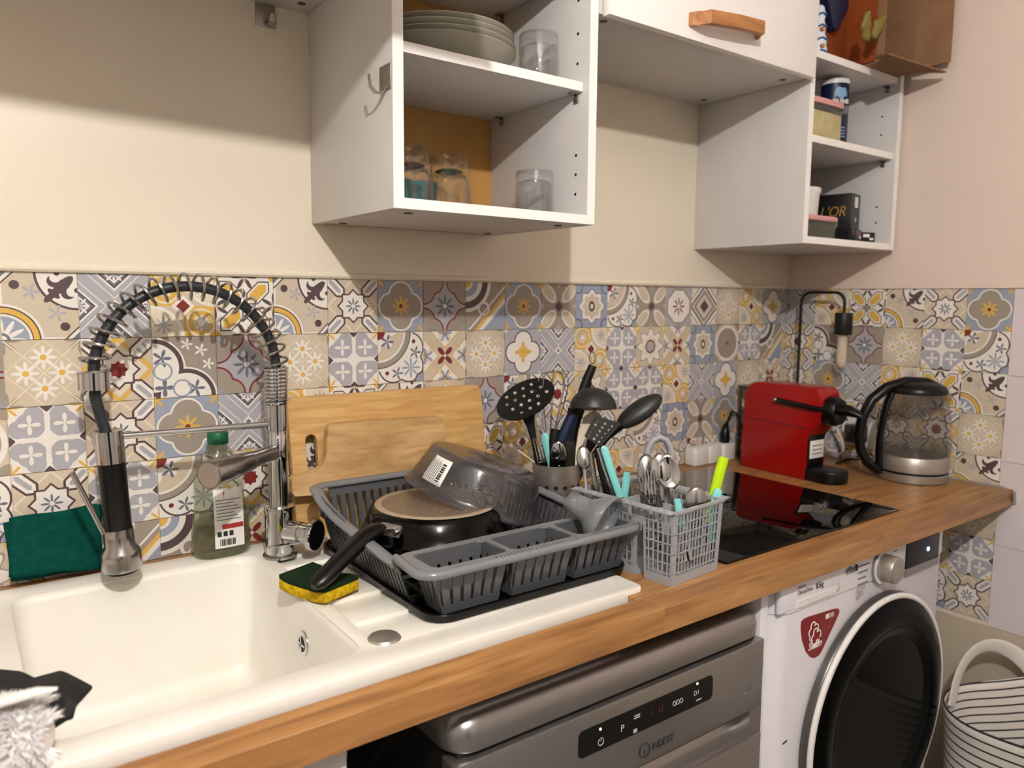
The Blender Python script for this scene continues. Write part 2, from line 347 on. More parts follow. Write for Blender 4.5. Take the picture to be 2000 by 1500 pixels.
def tile_design(key):
    m = bpy.data.materials.new('patterned_tile_' + key.lower()); m.use_nodes = True; nt = m.node_tree; X.nt = nt
    b = nt.nodes['Principled BSDF']; uv = nt.nodes.new('ShaderNodeUVMap'); sp = nt.nodes.new('ShaderNodeSeparateXYZ')
    nt.links.new(uv.outputs[0], sp.inputs[0])
    x = X(sp.outputs[0]) * 2.0 - 1.0; y = X(sp.outputs[1]) * 2.0 - 1.0
    a, c = abs(x), abs(y); p, q = xmax(a, c), xmin(a, c); d = p - q; s = a + c
    st = {'col': None}
    def base(h): st['col'] = h
    def put(mask, h):
        n = nt.nodes.new('ShaderNodeMix'); n.data_type = 'RGBA'; nt.links.new(mask.k, n.inputs[0])
        if isinstance(st['col'], str): n.inputs[6].default_value = lin(st['col'])
        else: nt.links.new(st['col'], n.inputs[6])
        n.inputs[7].default_value = lin(h); st['col'] = n.outputs[2]
    if key == 'A':
        r = dist(x, y, -1, -1); R = dist(x, y, 1, 1); g = abs(x - y)
        base(WH); put((R > 1.12) & (r > 1.06) & (g < 1.62) & (xmin(x, y) > -0.93), BE)
        put(band(R, 1.10, 0.035) & (r > 1.1), DK); put(band(g, 1.62, 0.03), DK); put(g > 1.78, SL)
        put((dist(x, y, -.62, .62) < .13) | (dist(x, y, .62, -.62) < .13), DK)
        put((petal(x, y, -.22, .42, 5, .26, .5) < 0) | (petal(x, y, .42, -.22, 5, .26, .5) < 0), GR)
        t_ = (x + y) * .707; n_ = abs((x - y) * .707)
        put(dist((t_ - .86) * 2.6, n_ * 7.0) < 1.0, DK); put((dist(t_, n_, .80, .25) < .19) & (dist(t_, n_, .90, .30) > .15), DK)
        put(dist(t_, n_, 1.02, .36) < .075, DK); put((dist((t_ - .52) * 12.0, n_ * 5.0) < 1.0) | (dist((t_ - .36) * 5.0, n_ * 11.0) < 1.0), DK)
        put(r < 1.06, WH); put(r < .99, DK); put(r < .95, YE); put(r < .80, DK); put(r < .77, WH); put(r < .70, BL)
        put(petal(x, y, -1, -1, 12, .64, .3) < 0, WH); put(r < .22, SL); put(r < .14, WH)
    elif key == 'B':
        base(SL); put(d < .76, WH); put(d < .69, SL); put(d < .6, DK); put(d < .54, WH); put(d < .46, GR); put(band(d, .24, .02), WH)
        put(petal(p, q, 1.0, 0, 8, .3, .4) < 0, WH); put(petal(p, q, 1.0, 0, 8, .13, .3) < 0, GR)
        put(s < .2, WH); put(s < .09, SL)
    elif key == 'C':
        base(BE); put((x * y) < 0.0, YE); ring = dist(a, c, .55, .55)
        put(band(ring, .2, .055) & ((x * y) < 0.0), CR); put(band(ring, .44, .04) & ((x * y) < 0.0), CR)
        r1 = dist(x, y, 1, 1); r2 = dist(x, y, -1, -1); rr = xmin(r1, r2)
        put(rr < 1.02, WH); put(rr < .92, CR); put(petal(a, c, .62, .62, 8, .3, .4) < 0, GR); put(((x * y) < 0.0) & (rr > 1.02) & (ring < .12), WH)
        put(s < .36, WH); put(s < .22, RE)
    elif key == 'D':
        base(WH); n_ = abs(a - c) * .707; t_ = abs(s * .707 - .64)
        put((n_ < .27) & (t_ + n_ < .56), DK); put((n_ < .23) & (t_ + n_ < .5), WH); put((n_ < .17) & (t_ + n_ < .4), YE)
        put(petal(p, q, 1.0, 0, 6, .46, .5, PI) < 0, DK); put(petal(p, q, .98, 0, 6, .2, .4) < 0, BE)
        put(petal(x, y, 0, 0, 4, .22, .5) < 0, DK); put(dist(a, c, 1, 1) < .18, YE)
    elif key in 'EP':
        base(BE); put(band(s, 1.0, .05), CR); n_ = abs(a - c) * .707; t_ = abs(s * .707 - 1.02)
        if key == 'P': put(band(s, 1.0, .09), YE); put(s < .86, CR)
        star = xmin(p, s * .707)
        put((n_ < .24) & (t_ + n_ < .56), DK); put((n_ < .175) & (t_ + n_ < .46), WH); put((n_ < .075) & (t_ + n_ < .32), GR)
        put(star < .46, DK); put(star < .40, WH)
        if key == 'E': put(petal(x, y, 0, 0, 8, .3, .45) < 0, SL); put(dist(x, y) < .07, WH)
        else: put(xmin(p, s * .707) < .2, RE)
    elif key == 'F':
        base(BL); put(petal(a, c, 1, 1, 8, .36, .35) < 0, YE)
        k = xmin(dist(p, q, .44, 0), dist(p, q, .40, .4) + .34); put(k < .53, WH); put(k < .465, TA)
        put(petal(x, y, 0, 0, 8, .4, .33) < 0, YE); put(dist(x, y) < .085, RE)
    elif key == 'G':
        base(TA); k = dist(p, q, .98, .58); put((k > .5) & (s < 1.25), GR); put(band(k, .5, .03) & (s < 1.35) & (p < .99), RE)
        put(petal(a, c, 1, 1, 8, .3, .4) < 0, BL); put(petal(x, y, 0, 0, 8, .46, .42) < 0, SL); put(dist(x, y) < .085, WH)
    elif key == 'H':
        base(TA); g = x - y; r = dist(x, y, -1, 1)
        put(r < 1.25, WH); put(r < 1.1, DK); put(r < .82, WH); put(r < .62, BL); put(r < .36, WH); put(r < .26, YE)
        put(dist(x, y, -.1, -.1) < .3, WH); put(dist(x, y, -.1, -.1) < .2, TA)
        put(g > .42, YE); put(g > .62, WH); put(g > .86, BL); put((g > .1) & (g < .2), WH)
    elif key == 'I':
        base(TA); n_ = (a - c) * .707; t_ = s * .707 - .86
        e = dist(t_ * 2.0, n_ * 4.0); put(e < 1.16, WH); put(e < .88, BE); put(petal(p, q, 1, 0, 4, .16, .3) < 0, BE); put(s < .24, DK); put(dist(a, c, 1, 1) < .14, YE)
    elif key == 'J':
        base(BL); put(band(dist(a, c, .86, .86), .26, .04), SL); put(petal(x, y, 0, 0, 8, .82, .1) < 0, SL); put(petal(x, y, 0, 0, 8, .77, .1) < 0, WH); put(petal(x, y, 0, 0, 8, .6, .1) < 0, BE)
        put(dist(x, y) < .28, CR); put(dist(x, y * .8) < .2, DK); put(dist(x, y * .8) < .1, CR)
    elif key == 'K':
        r = dist(x, y, -1, 1); R = dist(x, y, 1, -1)
        base(WH); put(petal(x, y, .42, -.42, 8, .42, .5) < 0, BL); put(petal(x, y, .62, .18, 5, .26, .5) < 0, SL); put(petal(x, y, -.18, -.62, 5, .26, .5) < 0, SL)
        put((dist(x, y, .55, .62) < .08) | (dist(x, y, -.62, -.6) < .08), RE)
        put(band(dist(p, q, .35, .35), .62, .03) & (r > 1.5), DK); put(R < .42, DK); put(R < .36, BL)
        put(r < 1.42, DK); put(r < 1.38, TA); put(r < 1.18, WH); put(r < 1.1, BE); put(petal(x, y, -1, 1, 8, .8, .2) < 0, WH); put(petal(x, y, -.62, .62, 5, .3, .5) < 0, SL); put(r < .3, RE)
    elif key == 'U':
        k = xmin(dist(x, y, -1, .0), dist(x, y, 0, -1)); base(TA)
        put((petal(x, y, .5, .55, 5, .22, .5) < 0) | (petal(x, y, .72, .08, 5, .2, .5) < 0) | (petal(x, y, .05, .75, 5, .2, .5) < 0), WH)
        put(k < 1.0, WH); put(k < .94, DK); put(k < .8, WH)
        put((petal(x, y, -.72, .3, 5, .3, .45) < 0) | (petal(x, y, .3, -.72, 5, .3, .45) < 0) | (petal(x, y, -.66, -.66, 4, .3, .4) < 0), SL)
        put(band(dist(x, y, -.7, -.12), .27, .03) | band(dist(x, y, -.12, -.7), .27, .03), BL)
    elif key == 'L':
        base(GR); o = xmax(p, s * .72); put(o < .92, TA); put(o < .8, WH); put(petal(x, y, 0, 0, 8, .46, .55) < 0, RE); put(dist(x, y) < .1, WH)
    elif key == 'M':
        base(WH); put(s < 1.12, DK); put(s < .98, WH); put(s < .88, TA); put(s < .62, WH); put(s < .54, BE); put(s < .34, DK); put(petal(a, c, 1, 1, 4, .4, .4) < 0, BE); put(band(s, 1.4, .05), TA)
    elif key == 'N':
        base(BE); put(petal(a, c, .98, .98, 8, .42, .35) < 0, TA); put(band(s, 1.02, .02), CR); put(d < .03, CR)
        put(petal(p, q, .47, 0, 8, .36, .3) < 0, WH); put(dist(p, q, .47, 0) < .09, YE)
    elif key == 'O':
        base(GR); k = xmin(dist(p, q, .46, 0), (s * .707) - .0 + .0); put((dist(p, q, .47, 0) < .49) | (s < .95), DK); put((dist(p, q, .47, 0) < .43) | (s < .86), WH)
        put(petal(x, y, 0, 0, 4, .46, .45) < 0, YE); put(petal(x, y, 0, 0, 4, .3, .45, PI) < 0, YE); put(petal(a, c, 1, 1, 8, .2, .3) < 0, WH)
    elif key == 'Q':
        base(WH); h = xmin(dist(p, q, .74, .34) - .27, xmax(dist(p, q, .44, .44) - .40, 0.0 - q + .06))
        put(xmin(dist(p, q, .72, .36) - .335, dist(p, q, .42, .42) - .45) < 0, WH); put((h < 0) & (q > .07), GR); put(petal(a, c, .46, .46, 4, .3, .5, 0.0) < 0, WH)
        put(petal(a, c, 1, 1, 8, .34, .4) < 0, YE); put((p > .84) & (q < (p - .82)), DK); put(dist(x, y) < .1, WH)
    elif key == 'R':
        base(BE); e = s + abs(p - q) * .0; v = abs(p - 1.0) + q
        put(v < .72, YE); put(v < .66, WH); put(petal(p, q, .86, 0, 5, .34, .45) < 0, BL); put(petal(p, q, .92, 0, 5, .16, .4) < 0, SL)
        put(band(s, .98, .02), YE); put(petal(x, y, 0, 0, 4, .46, .42, PI) < 0, RE); put(dist(x, y) < .07, CR)
    elif key == 'S':
        base(BE); put(petal(x, y, 0, 0, 8, .98, .16) < 0, TA); put(petal(x, y, 0, 0, 8, .9, .17) < 0, WH); put(petal(x, y, 0, 0, 8, .55, .15) < 0, CR)
        put(dist(x, y) < .34, RE); put(dist(x, y) < .26, GR); put(dist(a, c, 1, 1) < .3, YE); put(dist(a, c, 1, 1) < .2, CR)
    elif key == 'T':
        base(BE); put(dist(a, c, 1, 1) < .35, TA); r = dist(x, y); put(r < .98, WH); put(r < .82, TA); put(petal(x, y, 0, 0, 8, .12, .3) < 0, RE)
    # faint print grain and wear
    tc = nt.nodes.new('ShaderNodeTexCoord'); n = nt.nodes.new('ShaderNodeTexNoise'); n.inputs['Scale'].default_value = 45; n.inputs['Detail'].default_value = 3
    nt.links.new(tc.outputs['Object'], n.inputs['Vector'])
    mr = nt.nodes.new('ShaderNodeMapRange'); mr.inputs[3].default_value = 0.92; mr.inputs[4].default_value = 1.06; nt.links.new(n.outputs[0], mr.inputs[0])
    mx = nt.nodes.new('ShaderNodeMix'); mx.data_type = 'RGBA'; mx.blend_type = 'MULTIPLY'; mx.inputs[0].default_value = 1.0
    nt.links.new(st['col'], mx.inputs[6]); nt.links.new(mr.outputs[0], mx.inputs[7]); nt.links.new(mx.outputs[2], b.inputs['Base Color'])
    b.inputs['Roughness'].default_value = 0.38; b.inputs['Specular IOR Level'].default_value = 0.4
    return m
DES = {}; TILE_MESH = {}
def tile_mesh(key, w, h, u0, u1, v0, v1):
    k = (key, round(w, 4), round(h, 4), round(u0, 3))
    if k in TILE_MESH: return TILE_MESH[k]
    if key not in DES: DES[key] = M['white_tile'] if key == 'white' else tile_design(key)
    g = 0.0004; t = 0.0035; b = 0.0006
    x0, x1, z0, z1 = g, w - g, g, h - g
    vs = [(x0,t,z0),(x1,t,z0),(x1,t,z1),(x0,t,z1),(x0,b,z0),(x1,b,z0),(x1,b,z1),(x0,b,z1),
          (x0+b,0,z0+b),(x1-b,0,z0+b),(x1-b,0,z1-b),(x0+b,0,z1-b)]
    fs = [(8,9,10,11)] + [(4+i, 4+(i+1)%4, 8+(i+1)%4, 8+i) for i in range(4)] + [(i, (i+1)%4, 4+(i+1)%4, 4+i) for i in range(4)]
    me = bpy.data.meshes.new('tile'); me.from_pydata(vs, [], fs)
    ul = me.uv_layers.new(name='UVMap')
    for lp in me.loops:
        p = me.vertices[lp.vertex_index].co
        ul.data[lp.index].uv = (u0 + (u1-u0)*p.x/w, v0 + (v1-v0)*p.z/h)
    me.materials.append(DES[key]); TILE_MESH[k] = me; return me
def put_tile(key, parent, loc, rz, w=0.1, h=0.1, u0=0, u1=1, v0=0, v1=1):
    o = bpy.data.objects.new('tile', tile_mesh(key, w, h, u0, u1, v0, v1)); COL.objects.link(o)
    o.location = loc; o.rotation_euler = (0, 0, rz); o.parent = parent; return o

# ------------------------------------------------------------------ the room
XR = 1.517; CT = 0.90; TT = 1.367; YB = -3.0; XL = -2.3; ZC = 2.5
b = MB().box(XL-.1, XR+.1, .0032, .12, 0, TT); b.box(XL-.1, XR+.1, -.004, .12, TT, ZC)
b.tube([(XL, -.002, TT+.006), (XR, -.002, TT+.006)], .0065, 10)
wall_back = struct(b.build('wall_back', M['paint'], smooth=30), 'cream painted back wall above the patterned tiles')
b = MB().box(XR+.0032, XR+.12, YB, .12, 0, TT); b.box(XR-.004, XR+.12, YB, .0, TT, ZC); b.box(XR-.004, XR+.12, YB, .0, 0, .556)
b.tube([(XR+.002, 0, TT+.006), (XR+.002, YB, TT+.006)], .0065, 10)
wall_right = b.build('wall_right', M['paint_r'], smooth=30); wall_right.data.materials.append(M['low_paint'])
for pg in wall_right.data.polygons:
    if pg.center.z < .5562: pg.material_index = 1
wall_right = struct(wall_right, 'cream side wall behind the kettle, pink light tint in its colour')
struct(MB().box(XL-.1, XL, YB, .1, 0, ZC).build('wall_left', M['room_wall']), 'cream wall at the far left of the kitchen')
wf = struct(MB().box(XL-.1, XR+.12, YB-.1, YB, 0, ZC).build('wall_front', M['room_wall']), 'cream wall behind the photographer')
struct(MB().box(-1.1, -.25, YB, YB+.04, 0, 2.05).build('added_door', M['dw_dark'], bevel=.004), 'added dark door behind the photographer, there for reflections')  # unseen dark slab added so the chrome mirrors some contrast
struct(MB().box(XL-.1, XR+.12, YB-.1, .12, -.1, 0).build('floor', M['floor']), 'grey brown kitchen floor')
struct(MB().box(XL-.1, XR+.12, YB-.1, .12, ZC, ZC+.1).build('ceiling', M['ceil']), 'white kitchen ceiling')

ROWS = ['MABCDAEFGHFIJKILMNCOB', 'GNPUGNQKRNOBCQSRJTQHP', 'TQEFBCDANGKPSQQCBONRE', 'KEQKPAQNRDCBPEKJIFSQE', 'SAHHREQNKGSEDCSEKQPSA']
for j, row in enumerate(ROWS):
    zt = TT - .1 * j; zb = max(zt - .1, CT); h = zt - zb
    for i, key in enumerate(row):
        x0 = -.5 + .1 * i; w = min(.1, XR - x0)
        put_tile(key, wall_back, (x0, 0, zb), 0, w, h, 0, w/.1, 1 - h/.1, 1)
RROWS = ['BCDAEF', 'PUGNQK', 'EFBCDA', 'QKDEPN', 'SQDFSA', 'KSEMKN', 'QEHFSQ', 'NACQKE']
YL = [0, -.0927, -.1927, -.2927, -.3927, -.4927, -.5927]
for j, row in enumerate(RROWS):
    zt = TT - .1 * j; zb = zt - .1
    for i, key in enumerate(row):
        w = YL[i] - YL[i+1]
        put_tile(key, wall_right, (XR, YL[i], zb), -PI/2, w, .1, 1 - w/.1, 1)
for j in range(4):
    zt = TT - .2025 * j
    for i in range(3):
        put_tile('white', wall_right, (XR, -.5927 - .2025*i, zt - .2025), -PI/2, .2025, .2025)
scene.cycles.max_bounces = 10; scene.cycles.diffuse_bounces = 4; scene.cycles.glossy_bounces = 4; scene.cycles.transmission_bounces = 10
scene.cycles.use_light_tree = False; scene.cycles.adaptive_threshold = 0.03
scene.cycles.caustics_refractive = False; scene.cycles.caustics_reflective = False

# ------------------------------------------------------------------ pendant lamp and added fill light
t = thing('ceiling_lamp', 'bare bulb pendant lamp hanging from the ceiling behind the photographer', 'lamp', (LAMP.x, LAMP.y, ZC))
MB().lathe([(0, ZC), (.05, ZC), (.05, ZC-.02), (.006, ZC-.03)], (LAMP.x, LAMP.y, 0)).build('ceiling_rose', M['white'], t)
MB().cyl((LAMP.x, LAMP.y, ZC-.03), (LAMP.x, LAMP.y, LAMP.z+.1), .004, n=8).build('cord', M['black'], t)
MB().lathe([(0, .105), (.012, .105), (.018, .09), (.018, .05), (0, .05)], (LAMP.x, LAMP.y, LAMP.z)).build('socket', M['black'], t)
ld = bpy.data.lights.new('bulb', 'POINT'); ld.energy = KEY_POWER; ld.shadow_soft_size = .022; ld.color = (1.0, .955, .90)
lo = bpy.data.objects.new('bulb', ld); COL.objects.link(lo); lo.parent = t; lo.location = (0, 0, LAMP.z - ZC)
t = thing('added_fill_light', 'added white fill panel on the ceiling, out of view', 'lamp', (-.5, -1.9, ZC))  # unseen fill lamp added to lift the shadows
MB().box(-.8, -.2, -2.2, -1.6, ZC-.03, ZC).build('housing', M['white'], t, bevel=.004)
ld = bpy.data.lights.new('fill_glow', 'AREA'); ld.shape = 'SQUARE'; ld.size = .56; ld.energy = FILL_POWER; ld.color = (1.0, .88, .83)
lo = bpy.data.objects.new('fill_glow', ld); COL.objects.link(lo); lo.parent = t; lo.location = (0, 0, -.032)

# ------------------------------------------------------------------ wall cupboards
def pin(parent, x, y, z, sx):
    o = MB().box(x - .010, x + .010, y - .006, y + .006, z - .003, z); o.box(x + sx*.004 - .002, x + sx*.004 + .002, y - .005, y + .005, z - .016, z - .003)
    return o.build('shelf_pin', M['chrome_dull'], parent, bevel=.0008)
def peg(parent, x, y, z, nx):
    return MB().cyl((x, y, z), (x + nx*.0006, y, z), .0026, n=10).build('peg_hole', M['dark_hole'], parent)
def cap(parent, x, y, z):
    return MB().cyl((x, y, z - .0008), (x, y, z + .0005), .007, n=14).build('screw_cap', M['brown_cap'], parent)
CB = 1.463; YF = -.316
# open cupboard over the drainer
t = thing('wall_cupboard', 'open white wall cupboard holding plates and glasses', 'cupboard', (.267, -.16, CB), 0, 'wall cupboards')
MB().box(.071, .0885, YF, 0, CB, 2.2).build('side_panel', M['melamine'], t, bevel=.0008)
MB().box(.4465, .464, YF, 0, CB, 2.2).build('side_panel', M['melamine'], t, bevel=.0008)
MB().box(.0885, .4465, YF+.001, -.022, CB+.0006, CB+.0166).build('bottom_panel', M['melamine'], t, bevel=.0006)
MB().box(.0885, .4465, YF+.001, -.022, 2.184, 2.2).build('top_panel', M['melamine'], t, bevel=.0006)
MB().box(.0885, .4465, -.022, -.018, CB, 2.2).build('back_panel', M['hardboard'], t)
for z in (1.690, 1.884):
    MB().box(.0892, .4458, -.300, -.024, z, z+.016).build('shelf', M['melamine'], t, bevel=.0008)
    for y in (-.285, -.06): pin(t, .4405, y, z, 1); pin(t, .0945, y, z, -1)
for z in (1.518, 1.552, 1.585, 1.74, 1.79, 1.845): peg(t, .4465, -.285, z, -1)
for x, y in ((.11, -.05), (.12, -.27), (.42, -.05), (.42, -.27)): cap(t, x, y, CB)
for x0, x1 in ((.0711, .0884), (.4466, .4639)):
    MB().box(x0, x1, YF-.0008, YF+.0002, CB+.001, 2.199).build('edge_band', M['melamine_edge'], t)
MB().box(.0885, .4465, YF-.0004, YF+.0012, CB+.0008, CB+.0164).build('edge_band', M['melamine_edge'], t)
MB().box(.0895, .4455, -.3006, -.2995, 1.6904, 1.7056).build('edge_band', M['melamine_edge'], t)
# shallow cupboard with the wooden handle
t = thing('wall_cupboard', 'closed white wall cupboard with a curved wooden handle', 'cupboard', (.78, -.16, 1.82), 0, 'wall cupboards')
MB().box(.468, .484, YF+.002, 0, 1.82, 2.2).build('side_panel', M['melamine'], t, bevel=.0008)
MB().box(1.074, 1.090, YF+.002, 0, 1.82, 2.2).build('side_panel', M['melamine'], t, bevel=.0008)
MB().box(.484, 1.074, YF+.002, 0, 1.8206, 1.8366).build('bottom_panel', M['melamine'], t, bevel=.0006)
MB().box(.484, 1.074, YF+.002, 0, 2.184, 2.2).build('top_panel', M['melamine'], t)
MB().box(.484, 1.074, -.012, -.004, 1.8366, 2.184).build('back_panel', M['hardboard'], t)
for x, y in ((.50, -.29), (.50, -.05), (1.06, -.05), (1.06, -.27)): cap(t, x, y, 1.8206)
dr = MB().box(.474, 1.086, YF-.018, YF-.001, 1.815, 2.195).build('door', M['melamine_edge'], t, bevel=.0012)
hp = [Vector((on(1354, 36, 'y', -.335).x, -.334, on(1354, 36, 'y', -.335).z)), None, None, None]
ha, hb = on(1358, 36, 'y', -.345), on(1485, 62, 'y', -.345)
HY = [YF-.018, YF-.032, YF-.046, YF-.050, YF-.046, YF-.032, YF-.018]; HT = [-.01, .01, .09, .5, .91, .99, 1.01]
rings = []
for yy, tt in zip(HY, HT):
    c = ha.lerp(hb, tt); n0 = Vector((0, -1, 0)) if .05 < tt < .95 else Vector((.7 if tt < .5 else -.7, -.7, 0)) ; h_ = .0125
    rings.append([Vector((c.x, yy, 0)) + n0*k*.007 + Vector((0, 0, c.z*0 + (ha.z*(1-tt)+hb.z*tt) + z)) for k, z in ((1, -h_), (1, h_), (-1, h_), (-1, -h_))])
MB().loft(rings).build('handle', M['handle_wood'], dr, world=True, bevel=.003)
# open cupboard in the corner
t = thing('wall_cupboard', 'open white corner wall cupboard with a canister and black box inside', 'cupboard', (1.295, -.16, CB), 0, 'wall cupboards')
A0, A1 = 1.0955, 1.4955
MB().box(A0, A0+.017, YF, 0, CB, 2.2).build('side_panel', M['melamine'], t, bevel=.0008)
MB().box(A1-.017, A1, YF, 0, CB, 2.2).build('side_panel', M['melamine'], t, bevel=.0008)
MB().box(A0+.017, A1-.017, YF+.001, -.022, CB+.0006, CB+.0166).build('bottom_panel', M['melamine'], t, bevel=.0006)
MB().box(A0+.017, A1-.017, YF+.001, -.022, 2.184, 2.2).build('top_panel', M['melamine'], t, bevel=.0006)
MB().box(A0+.017, A1-.017, -.022, -.018, CB, 2.2).build('back_panel', M['melamine'], t)
for z in (1.6895, 1.8725):
    MB().box(A0+.0178, A1-.0178, -.308, -.024, z, z+.0165).build('shelf', M['melamine'], t, bevel=.0008)
    for y in (-.285, -.06): pin(t, A1-.023, y, z, 1)
for z in (1.535, 1.575, 1.755, 1.80): peg(t, A1-.017, -.275, z, -1)
for x0, x1 in ((A0+.0002, A0+.0168), (A1-.0168, A1-.0002)):
    MB().box(x0, x1, YF-.0008, YF+.0002, CB+.001, 2.199).build('edge_band', M['melamine_edge'], t)
for z, y in ((CB+.0006, YF+.001), (1.6895, -.308), (1.8725, -.308)):
    MB().box(A0+.018, A1-.018, y-.0006, y+.0003, z+.0004, z+.016).build('edge_band', M['melamine_edge'], t)
# cupboard over the sink, with an open door added out of view
t = thing('wall_cupboard', 'white wall cupboard above the sink seen only from below', 'cupboard', (-.24, -.16, 1.82), 0, 'wall cupboards')
MB().box(-.55, .070, YF, 0, 1.82, 1.836).build('bottom_panel', M['melamine'], t, bevel=.0006)
MB().box(-.55, -.534, YF, 0, 1.836, 2.2).build('side_panel', M['melamine'], t)
MB().box(.054, .070, YF, 0, 1.836, 2.2).build('side_panel', M['melamine'], t)
MB().box(-.55, .070, YF, 0, 2.2, 2.216).build('top_panel', M['melamine'], t)
MB().box(-.534, .054, -.014, -.006, 1.836, 2.2).build('back_panel', M['hardboard'], t)
for x, y in ((.045, -.045), (.045, -.27), (-.5, -.05)): cap(t, x, y, 1.82)
MB().hexa([(-.55, -.318, 2.19), (.066, -.318, 2.19), (.066, -.303, 2.203), (-.55, -.303, 2.203), (-.55, -.66, 1.838), (.066, -.66, 1.822), (.066, -.645, 1.835), (-.55, -.645, 1.851)]).build('door', M['melamine_edge'], t, bevel=.001)  # added flap, slanted so its edge casts the soft wall shadow
# adhesive hooks
t = thing('adhesive_hook', 'small steel hook stuck on the side of the plate cupboard', 'hook', (.071, -.295, 1.65))
MB().box(.0695, .071, -.313, -.278, 1.632, 1.668).build('plate', M['steel'], t, bevel=.0006)
MB().tube([(.0692, -.296, 1.637), (.064, -.296, 1.628), (.054, -.296, 1.627), (.047, -.296, 1.634), (.044, -.296, 1.651)], [.007, .0065, .006, .0055, .004], 10, flat=.22, up=(0, 0, 1)).build('hook_arm', M['steel'], t)
t = thing('adhesive_hook', 'square steel hook plate stuck on the wall under the sink cupboard', 'hook', (-.002, -.004, 1.80))
MB().box(-.020, .014, -.0055, -.004, 1.783, 1.8195).build('plate', M['steel'], t, bevel=.0006)
MB().tube([(.004, -.006, 1.792), (.004, -.012, 1.786), (.004, -.022, 1.788), (.004, -.026, 1.800)], [.008, .008, .007, .005], 10, flat=.22).build('hook_arm', M['steel'], t)

# ------------------------------------------------------------------ worktop of glued oak staves with the sink cut out
t = thing('worktop', 'thick oak butcher block worktop running along the back wall', 'worktop', (.38, -.3, .862))
SX0, SX1, SY0, SY1 = -.62, .352, -.560, -.036   # sink cut-out
ys = [0.0, -.036] + [-.036 - (.625-.036)*i/13 for i in range(1, 14)]
random.seed(3)
for i in range(len(ys)-1):
    y1, y0 = ys[i], ys[i+1]; lim = [(-1.1, XR-.002)]
    if y0 < SY1 - .001 and y1 > SY0 + .001: lim = [(-1.1, SX0), (SX1 - .03, XR-.002)]
    for a0, a1 in lim:
        xx = a0
        while xx < a1 - .01:
            ln = random.uniform(.45, .95); e = min(a1, xx + ln)
            if a1 - e < .2: e = a1
            MB().box(xx, e, y0, y1, .862, CT).build('stave', M['worktop'], t, bevel=.0005, seg=1)
            xx = e
MB().tube([(XR-.004, -.40, CT), (XR-.004, -.60, CT+.0005), (XR-.0045, -.628, CT-.006), (XR-.0045, -.630, CT-.03), (XR-.0045, -.61, .861)], .004, 8).build('sealant', mat('grey_sealant', '#8C867F', .5), t)

# ------------------------------------------------------------------ sink with drainboard
t = thing('kitchen_sink', 'white composite sink with a deep bowl and ribbed drainboard', 'sink', (-.25, -.3, .90))
RZ = .9065; BX0, BX1, BY0, BY1 = -.415, -.0745, -.515, -.083
_lp = [rrect(SX0, .356, -.562, -.034, .012, 4), rrect(BX0, BX1, BY0, BY1, .03, 5)[::-1], [(BX1+.0205, BY0), (.336, BY0), (.336, -.125), (BX1+.0205, -.125)][::-1]]
_P = [p for l in _lp for p in l]; from mathutils.geometry import tessellate_polygon
_tri = tessellate_polygon([[Vector((p[0], p[1], 0)) for p in l] for l in _lp]); _n = len(_P); _o = 0
_fs = [tuple(x) for x in _tri] + [tuple(k+_n for k in reversed(x)) for x in _tri]
for l in _lp:
    k = len(l); _fs += [(_o+i, _o+(i+1) % k, _n+_o+(i+1) % k, _n+_o+i) for i in range(k)]; _o += k
MB().add([(p[0], p[1], .885) for p in _P] + [(p[0], p[1], RZ) for p in _P], _fs).build('rim', M['sink'], t, bevel=.0025, smooth=35)
def ring(ins, z): return [Vector((p[0], p[1], z)) for p in rrect(BX0+ins, BX1-ins, BY0+ins, BY1-ins, .03-.6*min(ins, .02), 5)]
MB().loft([ring(-.004, .9045), ring(.0005, .902), ring(.003, .895), ring(.017, .735), ring(.024, .715), ring(.040, .7085)][::-1] , cap=False).add(ring(.040, .7085), [tuple(range(24))]).build('bowl', M['sink'], t, smooth=50, solid=.001)
db = MB()
edges = [BY0, -.430, -.345, -.260, -.175, -.125]
for i in range(len(edges)-1):
    y0, y1 = edges[i], edges[i+1]; zz = .9065
    db.hexa([(BX1+.002, y0, .885), (.338, y0, .885), (.338, y1, .885), (BX1+.002, y1, .885), (BX1+.002, y0, zz-.0005), (.338, y0, zz-.0005), (.338, y1, zz-.0045), (BX1+.002, y1, zz-.0070)])
db.build('drainboard', M['sink'], t, bevel=.0012, smooth=30)
ov = MB().lathe([(.0, .003), (.011, .003), (.0155, .0035), (.0185, .002), (.0185, 0)], M=Matrix.Rotation(-PI/2, 3, 'Y'), c=(-.0815, -.325, .845), n=28).build('overflow_ring', M['chrome'], t)
MB().lathe([(.0, .0036), (.0105, .0036), (.011, .003), (.011, 0)], M=Matrix.Rotation(-PI/2, 3, 'Y'), c=(-.0815, -.325, .845), n=24).build('overflow_hole', M['dark_hole'], ov)
MB().box(-.0862, -.0845, -.3365, -.3135, .8435, .8465).box(-.0862, -.0845, -.3265, -.3235, .8335, .8565).build('overflow_cross', M['chrome'], ov)
MB().lathe([(.0, .0045), (.012, .0042), (.019, .003), (.0215, 0), (.0, 0)], c=(-.0405, -.494, RZ-.0005), n=28).build('waste_control', M['steel'], t)
MB().lathe([(.0, .004), (.03, .003), (.042, 0)], c=(-.25, -.30, .7086), n=28).build('drain_strainer', M['chrome'], t)
